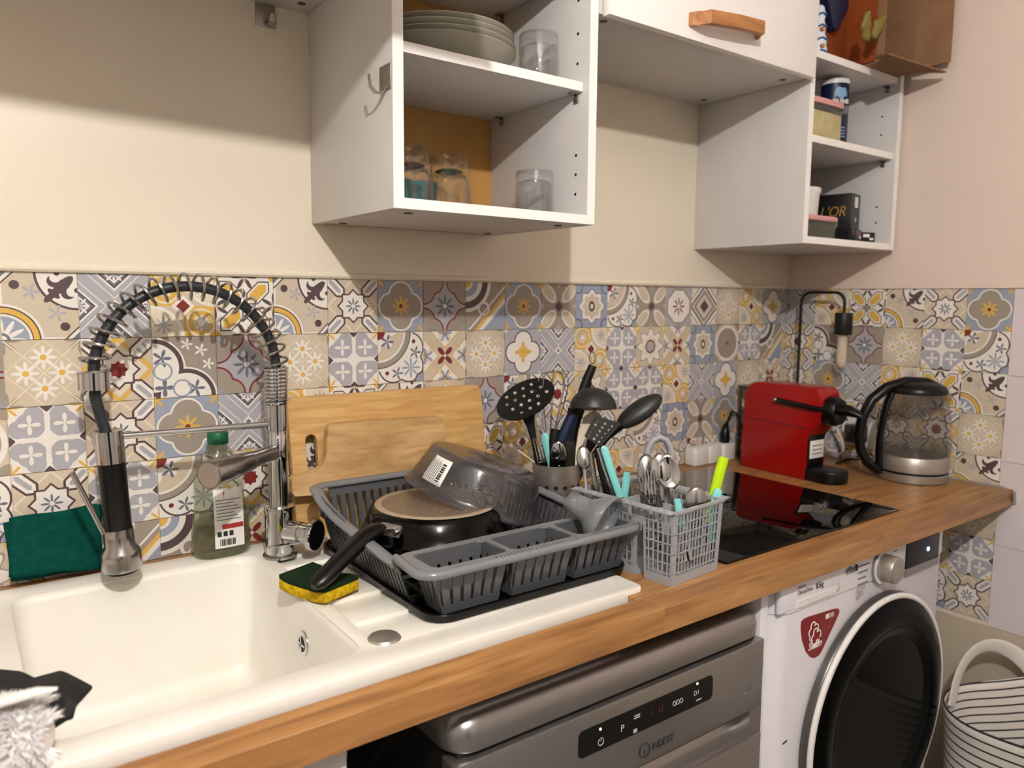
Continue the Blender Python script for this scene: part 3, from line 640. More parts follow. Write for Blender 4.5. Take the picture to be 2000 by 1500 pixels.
# ------------------------------------------------------------------ spring tap
FX, FY = -.040, -.116
t = thing('kitchen_tap', 'tall chrome spring tap with a black pull-out spray head', 'tap', (FX, FY, RZ))
c = (FX, FY, 0)
MB().lathe([(0, RZ), (.0275, RZ), (.028, RZ+.004), (.025, RZ+.006), (0, RZ+.006)], c).build('base_ring', M['chrome_dull'], t)
MB().lathe([(0, RZ+.006), (.0235, RZ+.006), (.0235, .985), (.0245, .986), (.0245, .991), (.018, .993), (0, .993)], c).build('body', M['chrome'], t)
MB().lathe([(0, .993), (.0158, .993), (.0158, 1.066), (.0164, 1.067), (.0164, 1.108), (.0158, 1.109), (.0158, 1.118), (.0175, 1.119), (.0175, 1.160), (0, 1.160)], c).build('column', M['chrome'], t)
def coil(path, r, turns, n):
    P = [Vector(p) for p in path]; L = [0]
    for i in range(1, len(P)): L.append(L[-1] + (P[i]-P[i-1]).length)
    def ev(s):
        s *= L[-1]
        for i in range(1, len(P)):
            if s <= L[i] + 1e-9:
                f = (s - L[i-1]) / max(L[i]-L[i-1], 1e-9); return P[i-1].lerp(P[i], f), (P[i]-P[i-1]).normalized()
        return P[-1], (P[-1]-P[-2]).normalized()
    out = []; Y = Vector((0, 1, 0))
    for k in range(n+1):
        c_, T = ev(k/n); N = (Y - T*Y.dot(T)).normalized(); B = T.cross(N); a = 2*PI*turns*k/n
        out.append(c_ + (N*math.cos(a) + B*math.sin(a))*r)
    return out
MB().tube(coil([(FX, FY, 1.160), (FX+.001, FY, 1.221)], .0165, 10, 240), .0029, 8).build('tight_spring', M['chrome'], t)
MB().cyl((FX, FY, 1.16), (FX, FY, 1.221), .0145).build('spring_core', M['chrome_dull'], t)
AC = Vector((-.1695, FY, 1.2175)); AR = .1305
arcp = [AC + Vector((AR*math.cos(th), 0, AR*math.sin(th))) for th in [PI*i/40 for i in range(41)]]
MB().tube(coil(arcp, .0190, 21, 900), .0023, 7).build('open_spring', M['chrome_dull'], t)
endp = arcp[-1]
MB().tube([(FX, FY, 1.2)] + arcp + [endp + Vector((.001, 0, -.03)), endp + Vector((.007, 0, -.06)), endp + Vector((.013, -.002, -.085))], .0078, 12).build('hose', M['hose'], t)
MB().lathe([(.0085, -.012), (.0205, -.012), (.0205, .012), (.0085, .012)], endp + Vector((0, 0, -.004)), cap=False).build('spring_ring', M['chrome'], t, solid=.001)
SX, SYY = -.2855, -.118
def sp(prof, name, m, dx=0.0):
    b_ = MB().lathe(prof, (0, 0, 0), 28); b_.xform(Matrix.Translation((SX, SYY, 1.14)) @ Matrix.Rotation(math.radians(-2.6), 4, 'Y')); return b_.build(name, m, t)
sp([(.0115, .0), (.0195, .001), (.0195, -.046), (.0, -.046)], 'holder_collar', M['chrome'])
sp([(0, -.046), (.0185, -.047), (.0185, -.142), (.019, -.143), (.0185, -.146), (.0, -.146)], 'spray_grip', M['black'])
sp([(0, -.144), (.020, -.144), (.0205, -.152), (.0205, -.170), (.0265, -.178), (.0275, -.184), (.0275, -.203), (.026, -.206), (0, -.206)], 'spray_nozzle', M['chrome_dull'])
sp([(0, -.206), (.0225, -.206), (.0215, -.2105), (0, -.2105)], 'spray_plate', M['black'])
la, lb = on(140, 922, 'y', -.135), on(203, 1042, 'y', -.135)
MB().tube([la, lb], [.0035, .0042], 10).build('spray_lever', M['chrome_dull'], t)
MB().cyl((FX, FY, 1.128), (SX+.018, FY, 1.131), .0053, n=12).build('support_arm', M['chrome'], t)
s0 = Vector((FX-.012, FY-.012, 1.083)); s1 = Vector((-.176, -.2225, 1.081)); dv = (s1-s0).normalized()
MB().tube([s0, s0 + dv*.06, s0 + dv*.0601, s1 - dv*.002, s1], [.0125, .0135, .0150, .0215, .0205], 24).build('spout', M['chrome_dull'], t)
MB().cyl(s1, s1 + dv*.0006, .018, n=24).build('aerator', M['steel'], t)
k0 = Vector((FX, FY, .950)); ka = Vector((.60, -.80, -.04)).normalized()
MB().tube([k0, k0 + ka*.040, k0 + ka*.0405, k0 + ka*.062], [.0185, .0185, .0172, .0168], 24).build('mixer_neck', M['chrome'], t)
kn = MB().tube([k0 + ka*.058, k0 + ka*.062, k0 + ka*.068, k0 + ka*.0695], [.021, .0258, .0258, .0245], 32).build('mixer_knob', M['chrome'], t)
MB().tube([k0 + ka*.0695, k0 + ka*.0702], [.0242, .0235], 32).build('knob_face', M['black'], kn)
l0, l1 = k0 + ka*.050 + Vector((0, 0, -.012)), on(526, 1069, 'y', -.165)
MB().tube([l0, l1], .0026, 8).build('mixer_lever', M['chrome'], t)

# ------------------------------------------------------------------ washing-up liquid
BXc, BYc = -.116, -.050
t = thing('soap_bottle', 'clear washing-up liquid bottle with a green cap behind the sink', 'bottle', (BXc, BYc, RZ))
def oval(w, dd, z, n=32, e=2.6):
    out = []
    for k in range(n):
        th = 2*PI*k/n; cs, sn = math.cos(th), math.sin(th)
        out.append(Vector((BXc + w*math.copysign(abs(cs)**(2/e), cs), BYc + dd*math.copysign(abs(sn)**(2/e), sn), z)))
    return out
pf = [(.040, .026, .907), (.0455, .030, .915), (.0465, .031, .935), (.044, .030, .965), (.0395, .028, .992), (.0375, .027, 1.01), (.039, .028, 1.03), (.0375, .027, 1.048), (.030, .024, 1.066), (.021, .019, 1.080), (.0155, .0155, 1.088), (.0145, .0145, 1.095)]
MB().loft([oval(*p, e=2.6 if p[2] < 1.07 else 2.0) for p in pf]).build('bottle_body', M['clear_plastic'], t, smooth=60)
MB().loft([oval(w-.002, dd-.002, z) for w, dd, z in pf[:4]]).build('liquid', M['liquid'], t, smooth=60)
MB().lathe([(0, 1.093), (.0165, 1.093), (.0165, 1.110), (.015, 1.113), (0, 1.113)], (BXc, BYc, 0)).build('cap', M['green_cap'], t, bevel=.0006)
def lab(u, v):
    z = .925 + v*.098; w = .0455 - (.0065 if z > .98 else .0)*((z-.98)/.045 if z > .98 else 0); xx = (-.018 + u*.047)
    return Vector((BXc + xx, BYc - .0316 + .004*(abs(xx)/.04)**2 + max(0, (z-.95))*.06, z))
lb_ = MB().grid(lab, 8, 8).build('back_label', M['label'], t)
def on_label(u0, u1, v0, v1, m, name): return MB().grid(lambda u, v: lab(u0+(u1-u0)*u, v0+(v1-v0)*v) + Vector((0, -.0006, 0)), 4, 2).build(name, m, lb_)
on_label(.25, .98, .32, .40, M['label_red'], 'red_strip')
for k in range(7): on_label(.08, .92 - .12*(k % 3), .47+.055*k, .485+.055*k, M['ink_grey'], 'print_line')
for k in range(3): on_label(.08+.2*k, .22+.2*k, .20, .285, M['ink'], 'hazard_icon')
for k in range(9): on_label(.16+.06*k, .16+.06*k+(.045 if k % 3 else .025), .04, .15, M['ink'], 'barcode_bar')
text('!', .016, M['label_red'], lb_, lab(.3, .84) + Vector((0, -.001, 0)), (1, 0, 0), (0, 0, 1), 'warning_mark')

# ------------------------------------------------------------------ green scouring pads against the wall
for (pts, lb2) in (([(6, 1022), (190, 984), (205, 1108), (22, 1136)], 'rear dark green scouring pad peeking out behind the front one'), ([(18, 1012), (200, 985), (196, 1110), (17, 1128)], 'front dark green scouring pad leaning on the tiles beside the tap')):
    back = 'behind' in lb2; y0 = -.012 if back else -.020
    q = [on(u, v, 'y', y0 - (.012 if k > 1 else 0)) for k, (u, v) in enumerate(pts)]
    def f(u, v): 
        p = q[0].lerp(q[1], u).lerp(q[3].lerp(q[2], u), v); e = .0012*math.sin(9*u+3*v)
        return p + Vector((e*.4, e, e*.6))
    o = MB().grid(f, 14, 10).build('scouring_pad', M['green_pad'], None, solid=.005); tag(o, lb2, 'scouring pad', 'green scouring pads')

# ------------------------------------------------------------------ chopping boards
def lean(p, ybot, ytop, zb, zt): return ybot + (ytop-ybot)*(p-zb)/(zt-zb)
def board(name, label, outline, hole, m, y0, y1, zb, zt, th):
    bm = bmesh.new(); from mathutils.geometry import tessellate_polygon
    loops = [outline] + ([hole] if hole else [])
    P = [p for l in loops for p in l]; tri = tessellate_polygon([[Vector((p[0], p[1], 0)) for p in l] for l in loops])
    mb = MB(); n = len(P)
    fr = [(x, lean(z, y0, y1, zb, zt) - th, z) for x, z in P]; bk = [(x, lean(z, y0, y1, zb, zt), z) for x, z in P]
    fs = [tuple(tr) for tr in tri] + [tuple(k+n for k in reversed(tr)) for tr in tri]; o_ = 0
    for l in loops:
        k = len(l); fs += [(o_+i, o_+(i+1) % k, n+o_+(i+1) % k, n+o_+i) for i in range(k)]; o_ += k
    mb.add(fr + bk, fs); o = mb.build(name, m, None, smooth=30, bevel=.0015, seg=1); bm.free(); return tag(o, label, 'chopping board', 'chopping boards')
board('chopping_board', 'large light bamboo chopping board with a slot handle', rrect(.012, .424, .903, 1.155, .016), rrect(.0395, .0605, 1.022, 1.088, .0103)[::-1], M['bamboo'], -.046, -.006, .903, 1.155, .014)
B2 = arc(.300, 1.093, .010, 0, 90, 4) + arc(.082, 1.097, .012, 90, 170, 4) + [(.066, 1.07), (.062, 1.050), (.052, 1.036), (.036, 1.028), (.001, 1.026), (-.003, 1.02), (-.003, .998), (.001, .992), (.030, .990), (.050, .985), (.062, .970), (.066, .94)] + arc(.082, .93, .012, 190, 270, 4) + arc(.300, .928, .010, 270, 360, 4)
board('chopping_board', 'small worn wooden chopping board with a stubby handle', B2, None, M['oldboard'], -.078, -.044, .918, 1.105, .016)

# ------------------------------------------------------------------ sponge
t = thing('sponge', 'yellow washing-up sponge with a dark green scourer under the pan handle', 'sponge', (-.050, -.306, RZ), math.radians(-70))
def spg(z0, z1, ins=0.0):
    n = 14; rings = []
    for i in range(n+1):
        u = -1 + 2*i/n; bend = .005*abs(u)**1.5 - .002; w = .033 - ins - .0015*math.cos(u*5)
        rings.append([(u*(.049-ins), -w, z0+bend), (u*(.049-ins), w, z0+bend*.8), (u*(.049-ins), w, z1+bend), (u*(.049-ins), -w, z1+bend*.9)])
    return MB().loft(rings)
spg(.003, .018).build('foam', M['sponge'], t, world=False, bevel=.002)
spg(.018, .0245, .0005).build('scourer', M['scourer'], t, world=False, bevel=.001)
CR_, CF_, CU_ = RM.col[0].copy(), RM.col[1].copy(), RM.col[2].copy()
def dep(*p): return (Vector(p) - CAM).dot(CF_)
from mathutils.geometry import tessellate_polygon
def plate(outline, holes, M4, th):
    "flat sheet with real holes: outline and holes in 2-D, placed by a matrix"
    loops = [outline] + [h[::-1] for h in holes]
    P = [p for l in loops for p in l]; tri = tessellate_polygon([[Vector((p[0], p[1], 0)) for p in l] for l in loops]); n = len(P)
    fs = [tuple(x) for x in tri] + [tuple(k+n for k in reversed(x)) for x in tri]; o_ = 0
    for l in loops:
        k = len(l); fs += [(o_+i, o_+(i+1) % k, n+o_+(i+1) % k, n+o_+i) for i in range(k)]; o_ += k
    return MB().add([M4 @ Vector((p[0], p[1], th/2)) for p in P] + [M4 @ Vector((p[0], p[1], -th/2)) for p in P], fs)
def ell(cx, cy, a, b_, n=20, rot=0.0):
    return [(cx + a*math.cos(2*PI*k/n)*math.cos(rot) - b_*math.sin(2*PI*k/n)*math.sin(rot), cy + a*math.cos(2*PI*k/n)*math.sin(rot) + b_*math.sin(2*PI*k/n)*math.cos(rot)) for k in range(n)]

# ------------------------------------------------------------------ drip tray and dish rack
TZ = RZ
def tr(i, z): return [Vector((x, y, z)) for x, y in rrect(.024+i, .388-i, -.508+i, -.114-i, .034-i*.6, 6)]
o = MB().loft([tr(.006, TZ), tr(.0015, TZ+.003), tr(0, TZ+.011), tr(.0005, TZ+.012), tr(.004, TZ+.012), tr(.007, TZ+.005), tr(.012, TZ+.003)]).build('drip_tray', M['tray'], None, smooth=35)
tag(o, 'black plastic drip tray under the grey dish rack', 'tray')
t = thing('dish_rack', 'grey plastic dish rack with three front bins on the drainboard', 'dish rack', (.2, -.31, TZ+.003))
ZB, ZT = .9125, .983
def slat_wall(p00, p10, p01, p11, n, parent, m, th=.0022, fill=.68, lo=.16, hi=.80, name='slat'):
    "slats between a solid foot band and a solid top band, each slat a piece of its own"
    p00, p10, p01, p11 = map(Vector, (p00, p10, p01, p11)); nrm = (p10-p00).cross(p01-p00).normalized()*th/2
    def P(u, v): return p00.lerp(p10, u).lerp(p01.lerp(p11, u), v)
    def quad(u0, u1, v0, v1, nm, pa):
        q = [P(u0, v0), P(u1, v0), P(u1, v1), P(u0, v1)]
        return MB().hexa([x - nrm for x in q] + [x + nrm for x in q]).build(nm, m, pa)
    band_ = quad(0, 1, hi, 1, 'wall_band', parent); quad(0, 1, 0, lo, 'foot_band', parent)
    w = 1.0/n
    for i in range(n):
        quad((i + .5 - fill/2)*w, (i + .5 + fill/2)*w, lo, hi, name, parent)
tops = [(.028, .148), (.156, .268), (.276, .387)]; bots = [(.050, .140), (.164, .262), (.282, .379)]
fr = plate(rrect(.006, .399, -.517, -.426, .026, 6), [rrect(a0, a1, -.503, -.437, .012, 4) for a0, a1 in tops], Matrix.Translation((0, 0, ZT)), .004).build('bin_rim', M['rack_rim'], t, smooth=35)
lipp = [(.010, -.43, ZT-.001)] + [(x, y, ZT-.003) for x, y in arc(.033, -.490, .027, 180, 270, 6)] + [(x, y, ZT-.003) for x, y in arc(.372, -.490, .027, 270, 360, 6)] + [(.395, -.43, ZT-.001)]
MB().tube(lipp, .0062, 10).build('rolled_lip', M['rack_rim'], t)
gr_ = MB()
for k in range(24): gr_.tube([(.120 + k*.0062, -.5215, ZT-.004), (.120 + k*.0062, -.5185, ZT+.0035), (.120 + k*.0062, -.511, ZT+.0045)], .0016, 6)
gr_.build('grip_ribs', M['rack_rim'], t)
for (a0, a1), (b0, b1) in zip(tops, bots):
    bn = MB().box(b0, b1, -.486, -.446, ZB, ZB+.003).build('front_bin', M['rack_dark'], t)
    slat_wall((b0, -.487, ZB), (b1, -.487, ZB), (a0+.002, -.505, ZT), (a1-.002, -.505, ZT), 6, bn, M['rack'])
    slat_wall((b0, -.445, ZB), (b1, -.445, ZB), (a0+.002, -.436, ZT), (a1-.002, -.436, ZT), 6, bn, M['rack'], lo=.45, hi=.72, fill=.68)
    slat_wall((b0, -.487, ZB), (b0, -.445, ZB), (a0+.001, -.505, ZT), (a0+.001, -.436, ZT), 4, bn, M['rack'])
    slat_wall((b1, -.487, ZB), (b1, -.445, ZB), (a1-.001, -.505, ZT), (a1-.001, -.436, ZT), 4, bn, M['rack'])
# the large basket: rim dips at the sides and rises at the back corners
RZT = [(-.428, .972), (-.40, .973), (-.35, .978), (-.30, .982), (-.25, .986), (-.20, .993), (-.165, 1.005), (-.15, 1.013)]
def rz(y):
    for (y0, z0), (y1, z1) in zip(RZT, RZT[1:]):
        if y <= y1: return z0 + (z1-z0)*max(0, (y-y0)/(y1-y0))
    return 1.013
YBk = -.118
rim = [Vector((.012, y, rz(y))) for y in (-.428, -.40, -.37, -.34, -.31, -.28, -.25, -.22, -.19, -.165)] + [Vector((x, y, 1.015)) for x, y in arc(.044, -.150, .032, 180, 90, 5)] + \
      [Vector((x, y, 1.015)) for x, y in arc(.362, -.150, .032, 90, 0, 5)] + [Vector((.394, y, rz(y))) for y in (-.165, -.19, -.22, -.25, -.28, -.31, -.34, -.37, -.40, -.428)]
MB().tube(rim, .0105, 10, flat=.45, up=(0, 0, 1)).build('basket_rim', M['rack_rim'], t)
slat_wall((.034, -.432, ZB), (.034, -.165, ZB), (.014, -.432, .968), (.014, -.165, .985), 22, t, M['rack_dark'], fill=.6)
slat_wall((.374, -.432, ZB), (.374, -.165, ZB), (.392, -.432, .968), (.392, -.165, .985), 22, t, M['rack'], fill=.55, lo=.1, hi=.9)
slat_wall((.05, -.136, ZB), (.356, -.136, ZB), (.044, -.119, 1.012), (.362, -.119, 1.012), 20, t, M['rack'], fill=.55, lo=.1, hi=.84)
slat_wall((.014, -.30, .968), (.014, -.155, .975), (.0125, -.30, rz(-.30)), (.0125, -.155, 1.012), 8, t, M['rack'], fill=.55, lo=.05, hi=.7)
fl = MB()
for k in range(15): fl.box(.036 + k*.024, .040 + k*.024, -.43, -.138, ZB, ZB+.004)
for k in range(8): fl.box(.034, .374, -.42 + k*.038, -.416 + k*.038, ZB, ZB+.0045)
fl.build('floor_bars', M['rack_dark'], t)['kind'] = 'stuff'

# ------------------------------------------------------------------ saucepan and frying pan drying upside down
PC = on(852, 979, 'z', 1.0); pc = (PC.x, PC.y, 0)
o = MB().lathe([(0, .958), (.085, .958), (.093, .952), (.096, .922), (.097, .9175), (.094, .9175), (.092, .95), (0, .953)], (PC.x+.005, PC.y-.01, 0), 40).build('saucepan', M['pan_black'], None)
tag(o, 'black shallow saucepan lying upside down beneath the frying pan', 'pan', 'pans in the dish rack')
t = thing('frying_pan', 'black frying pan upside down in the dish rack showing its steel base', 'pan', (PC.x, PC.y, .957), 0, 'pans in the dish rack')
MB().lathe([(0, .9985), (.100, .9985), (.105, .9965), (.110, .990), (.117, .974), (.122, .960), (.1245, .957), (.122, .9565), (.114, .972), (.100, .992), (0, .994)], pc, 56).build('pan_body', M['pan_black'], t)
MB().lathe([(.0885, .9984), (.0892, .9996), (.0985, .9998), (.1005, .9984)], pc, 56, cap=False).build('base_ring', M['pan_ring'], t)
MB().lathe([(0, .9991), (.0885, .9991), (.0888, .9984)], pc, 48).build('base_plate', M['pan_base'], t)
dots = MB()
for i in range(2, 14):
    rr = .0064*i; n = max(6, int(2*PI*rr/.0062))
    for k in range(n):
        th = 2*PI*(k + .5*(i % 2))/n; x_, y_ = PC.x + rr*math.cos(th), PC.y + rr*math.sin(th)
        dots.add([(x_+.0018*math.cos(2*PI*q_/6), y_+.0018*math.sin(2*PI*q_/6), .9994) for q_ in range(6)], [(0,1,2,3,4,5)])
dots.build('base_dots', mat('bright_dot', '#D8C8B4', .3, .9), t, smooth=0)['kind'] = 'stuff'
ha_ = math.radians(202); hr = Vector((math.cos(ha_), math.sin(ha_), 0)); ht = Vector((-math.sin(ha_), math.cos(ha_), 0))
def hpt(l, z, w=0.0): return Vector((PC.x, PC.y, 0)) + hr*(.113 + l) + ht*w + Vector((0, 0, z))
bk = MB().hexa([hpt(.002, .972, -.019), hpt(.006, .972, -.019), hpt(.006, .972, .019), hpt(.002, .972, .019), hpt(-.004, .990, -.019), hpt(.0025, .990, -.019), hpt(.0025, .990, .019), hpt(-.004, .990, .019)]).build('handle_bracket', M['steel'], t, bevel=.0015)
MB().tube([hpt(.0, .984), hpt(.014, .988), hpt(.032, .990)], [.012, .0095, .0085], 12, flat=.5, up=(0, 0, 1)).build('bracket_neck', M['steel'], bk)
for s_ in (-1, 1): MB().ball(hpt(.0045, .981, .0145*s_), .0052, n=12, m=6).build('rivet', M['chrome'], bk)
HL = [(.022, .9895), (.034, .990), (.058, .986), (.085, .975), (.115, .962), (.140, .950), (.152, .945), (.160, .942)]
MB().tube([hpt(*q) for q in HL], [.0105, .0150, .0158, .0155, .0150, .0148, .0125, .006], 20, flat=.72, up=(0, 0, 1)).build('handle', M['black'], t)
e0, e1 = hpt(.122, .9685), hpt(.142, .9585)
MB().tube([e0, e1], [.0038, .0038], 10, flat=.3, up=(0, 0, 1)).build('hanging_slot', M['dark_hole'], t)

# ------------------------------------------------------------------ smoky plastic cover tipped over the pan
LC = at(924, 972, dep(PC.x, PC.y, 1.0) + .075)
NV = (CR_*.325 - CF_*.035 + CU_*.945).normalized()
XV = (CR_ - NV*CR_.dot(NV)).normalized(); YV = NV.cross(XV)
LM = Matrix((XV, YV, NV)).transposed().to_4x4(); LM.translation = LC; L3 = LM.to_3x3()
t = thing('food_cover', 'smoky clear plastic cover with a white price sticker tipped over the frying pan', 'food cover', LC)
LR = .119
lp = [(LR+.006, -.001), (LR+.005, .002), (LR, .004), (LR-.0025, .012), (LR-.0195, .062), (LR-.0215, .0670), (LR-.026, .0702), (LR-.034, .0712), (.04, .0715), (.0, .0715)]
MB().lathe(lp, LC, 72, L3, cap=False).build('cover_shell', M['smoke_plastic'], t, solid=.0016, smooth=60)
def cov(az, h): # point on the wall, az in degrees, h 0..1
    r = LR - .0025 - .0170*h + .0014; z = .012 + .050*h; a_ = math.radians(az); return LM @ Vector((r*math.cos(a_), r*math.sin(a_), z))
st = MB().grid(lambda u, v: cov(-143 + 23*u, .12 + .86*v), 8, 4).build('price_sticker', M['label'], t, solid=.0004)
def on_st(u0, u1, v0, v1, m, nm):
    return MB().grid(lambda u, v: cov(-143 + 23*(u0+(u1-u0)*u), .12+.86*(v0+(v1-v0)*v)) + (cov(-131, .5) - LM @ Vector((0, 0, .03))).normalized()*.0007, 2, 2).build(nm, m, st)
for k in range(6): on_st(.10+.09*k, .14+.09*k, .1, .9 - .1*(k % 2), M['ink_grey'], 'print_line')
for k in range(8): on_st(.66, .84, .12+.09*k, .17+.09*k+(.02 if k % 3 else 0), M['ink'], 'barcode_bar')
em = MB()
for az, h, rr in ((-88, .78, .0085), (-96, .42, .0075), (-88, .36, .0085), (-82, .55, .0075), (-83, .16, .0085), (-77, .30, .0080), (-76, .06, .0085), (-71, .60, .0070), (-108, .40, .0075), (-66, .35, .007)):
    c_ = cov(az, h); a_ = math.radians(az); tx = L3 @ Vector((-math.sin(a_), math.cos(a_), 0)); tz = (cov(az, 1) - cov(az, 0)).normalized()
    em.tube([c_ + (tx*math.cos(2*PI*k/16) + tz*math.sin(2*PI*k/16))*rr for k in range(16)], .0007, 5, closed=True)
em.build('embossed_bubbles', M['smoke_plastic'], t)

# ------------------------------------------------------------------ frosted funnel on the bins
fd = dep(.335, -.47, 1.0)
f0, f1 = at(1124, 984, fd + .012), at(1178, 1016, fd - .012); ax_ = (f1 - f0).normalized(); fl_ = (f1-f0).length
Zf = Vector((0, 0, 1)); xa = (CR_ - ax_*CR_.dot(ax_)).normalized(); FM = Matrix((xa, ax_.cross(xa), ax_)).transposed()
t = thing('plastic_funnel', 'frosted plastic funnel lying on the right bin of the dish rack', 'funnel', f1)
MB().lathe([(.0155, -.012), (.0165, .01), (.019, .022), (.026, .032), (.037, .042), (.0415, .052), (.0425, .060)], f0, 40, FM, cap=False).build('funnel_cone', M['frost_plastic'], t, solid=.0018, smooth=60)
MB().box(-.0008, .0008, -.016, .016, .0, .036).xform(Matrix.Translation(f0) @ FM.to_4x4()).build('inner_rib', M['frost_plastic'], t)

# ------------------------------------------------------------------ steel utensil holder and what stands in it
HX, HYc, HR, HT_ = .470, -.215, .046, 1.02
t = thing('utensil_holder', 'brushed steel utensil holder with rows of round holes', 'utensil holder', (HX, HYc, CT))
MB().lathe([(0, CT+.003), (HR-.0015, CT+.003), (HR-.0012, HT_-.0005), (HR, HT_), (HR, CT), (0, CT)], (HX, HYc, 0), 48).build('cylinder', M['steel'], t)
base_az = math.degrees(math.atan2(CAM.y-HYc, CAM.x-HX))
for row, z in enumerate((.945, .962, .979)):
    for k in range(-4, 5):
        a_ = math.radians(base_az + 22*k + 11*(row % 2)); n_ = Vector((math.cos(a_), math.sin(a_), 0)); c_ = Vector((HX, HYc, z)) + n_*(HR-.0003)
        MB().cyl(c_, c_ + n_*.0006, .0042, n=12).build('round_hole', M['dark_hole'], t)
hd0 = dep(HX, HYc, HT_)
def img_frame(c, dx, dy, squash):
    "frame at c: x runs along picture direction (dx right, dy up), y leans away so that it shows squashed"
    l = math.hypot(dx, dy); cx, cy = dx/l, dy/l
    xa_ = CR_*cx + CU_*cy; pa = CU_*cx - CR_*cy; ya = pa*squash + CF_*math.sqrt(max(0, 1-squash**2))
    return frame_to(c, xa_, ya)
def stick(pts, r, name, m, parent, flat=.6, n=10):
    return MB().tube(pts, r, n, flat=flat, up=tuple(CF_)).build(name, m, parent)
def utensil(name, label, foot, cat='utensil', group='utensils in the steel holder'):
    return thing(name, label, cat, foot, 0, group)
# skimmer
c_ = at(1026, 779, hd0 + .01); ft = at(1062, 960, hd0)
t = utensil('skimmer', 'black nylon skimmer with a large perforated oval head', ft)
holes = []
for i, row in enumerate((-1.5, -.5, .5, 1.5)):
    for k in range(-2, 3):
        x_, y_ = .0195*k*.95 + .006*(i % 2), .0230*row
        if (x_/.052)**2 + (y_/.05)**2 < .95: holes.append(ell(x_, y_, .0036, .0068, 10))
plate(ell(0, 0, .061, .058, 40), holes, img_frame(c_, 115, 60, .56), .0025).build('perforated_head', M['black_matte'], t, bevel=.0006, seg=1)
stick([at(1030, 806, hd0-.005), at(1036, 830, hd0), at(1043, 860, hd0), at(1050, 905, hd0), ft], [.016, .0085, .0062, .0055, .005], 'handle', M['black_matte'], t)
# ladle
c_ = at(1158, 799, hd0 - .01); ft = at(1104, 960, hd0)
t = utensil('ladle', 'black nylon soup ladle standing bowl up', ft)
lm = frame_to((0, 0, 0), CR_, CF_*.98 + CU_*-.1).to_3x3()
MB().ball(c_, .0455, (1, 1, .92), 32, 10, 0, 90, lm).build('ladle_bowl', M['charcoal'], t, smooth=60)
stick([at(1117, 797, hd0-.005), at(1113, 830, hd0), at(1108, 900, hd0), ft], [.008, .008, .006, .005], 'handle', M['black_matte'], t)
# serving spoon
c_ = at(1249, 803, hd0 - .01); ft = at(1112, 965, hd0)
t = utensil('serving_spoon', 'solid black serving spoon leaning out to the right of the holder', ft)
sm = img_frame((0, 0, 0), 83, 58, .75).to_3x3()
MB().ball(c_, .052, (1, .44, .30), 28, 12, -90, 90, sm).build('spoon_bowl', M['charcoal'], t, smooth=60)
stick([at(1214, 829, hd0-.01), at(1185, 855, hd0), at(1140, 915, hd0), ft], [.009, .0065, .0055, .005], 'handle', M['black_matte'], t)
# slotted turner
ft = at(1118, 962, hd0)
t = utensil('slotted_turner', 'black slotted turner with rows of round holes', ft)
P4 = [at(1162, 811, hd0-.03), at(1214, 827, hd0-.03), at(1172, 873, hd0-.035), at(1141, 852, hd0-.035)]
TM = frame_to(P4[3], P4[2]-P4[3], P4[0]-P4[3]); iv = TM.inverted(); q2 = [(iv @ p) for p in P4]
hl = []
for i in range(3):
    for k in range(5):
        u, v = .2 + .3*i, .12 + .17*k; pp = (iv @ P4[3].lerp(P4[2], u).lerp(P4[0].lerp(P4[1], u), v)); hl.append(ell(pp.x, pp.y, .0026, .0026, 10))
plate([(q2[3].x, q2[3].y), (q2[2].x, q2[2].y), (q2[1].x, q2[1].y), (q2[0].x, q2[0].y)], hl, TM, .002).build('slotted_blade', M['black_matte'], t)
stick([P4[3].lerp(P4[2], .5) + CF_*.001, at(1146, 885, hd0-.02), at(1128, 915, hd0-.01), ft], [.010, .006, .0055, .005], 'handle', M['black_matte'], t)
# whisk
ft = at(1078, 958, hd0 + .02)
t = utensil('balloon_whisk', 'steel wire balloon whisk behind the skimmer', ft)
for k in range(4):
    a_ = PI*k/4; rr = .030; wp = []
    for i in range(21):
        s_ = -1 + 2*i/20; w = rr*math.sin(PI*(1-abs(s_))**.75)*.0 + rr*math.copysign(1, s_)*(1-(abs(abs(s_)-.45)/.55)**2 if abs(s_) > 0 else 0)
        w = rr*math.sin(PI*.5*min(1, abs(s_)/.35))*math.copysign(1, s_)*math.cos(max(0, abs(s_)-.35)/.65*PI/2*.96)
        hgt = (1-abs(s_)**2.0)
        wp.append(at(1072 + 10*hgt, 885 - 160*hgt, hd0 + .035) + (CR_*math.cos(a_) + CF_*math.sin(a_))*w)
    MB().tube(wp, .0008, 5).build('wire', M['chrome_dull'], t)
stick([at(1073, 890, hd0+.03), ft], .006, 'handle', M['chrome_dull'], t, 1.0)
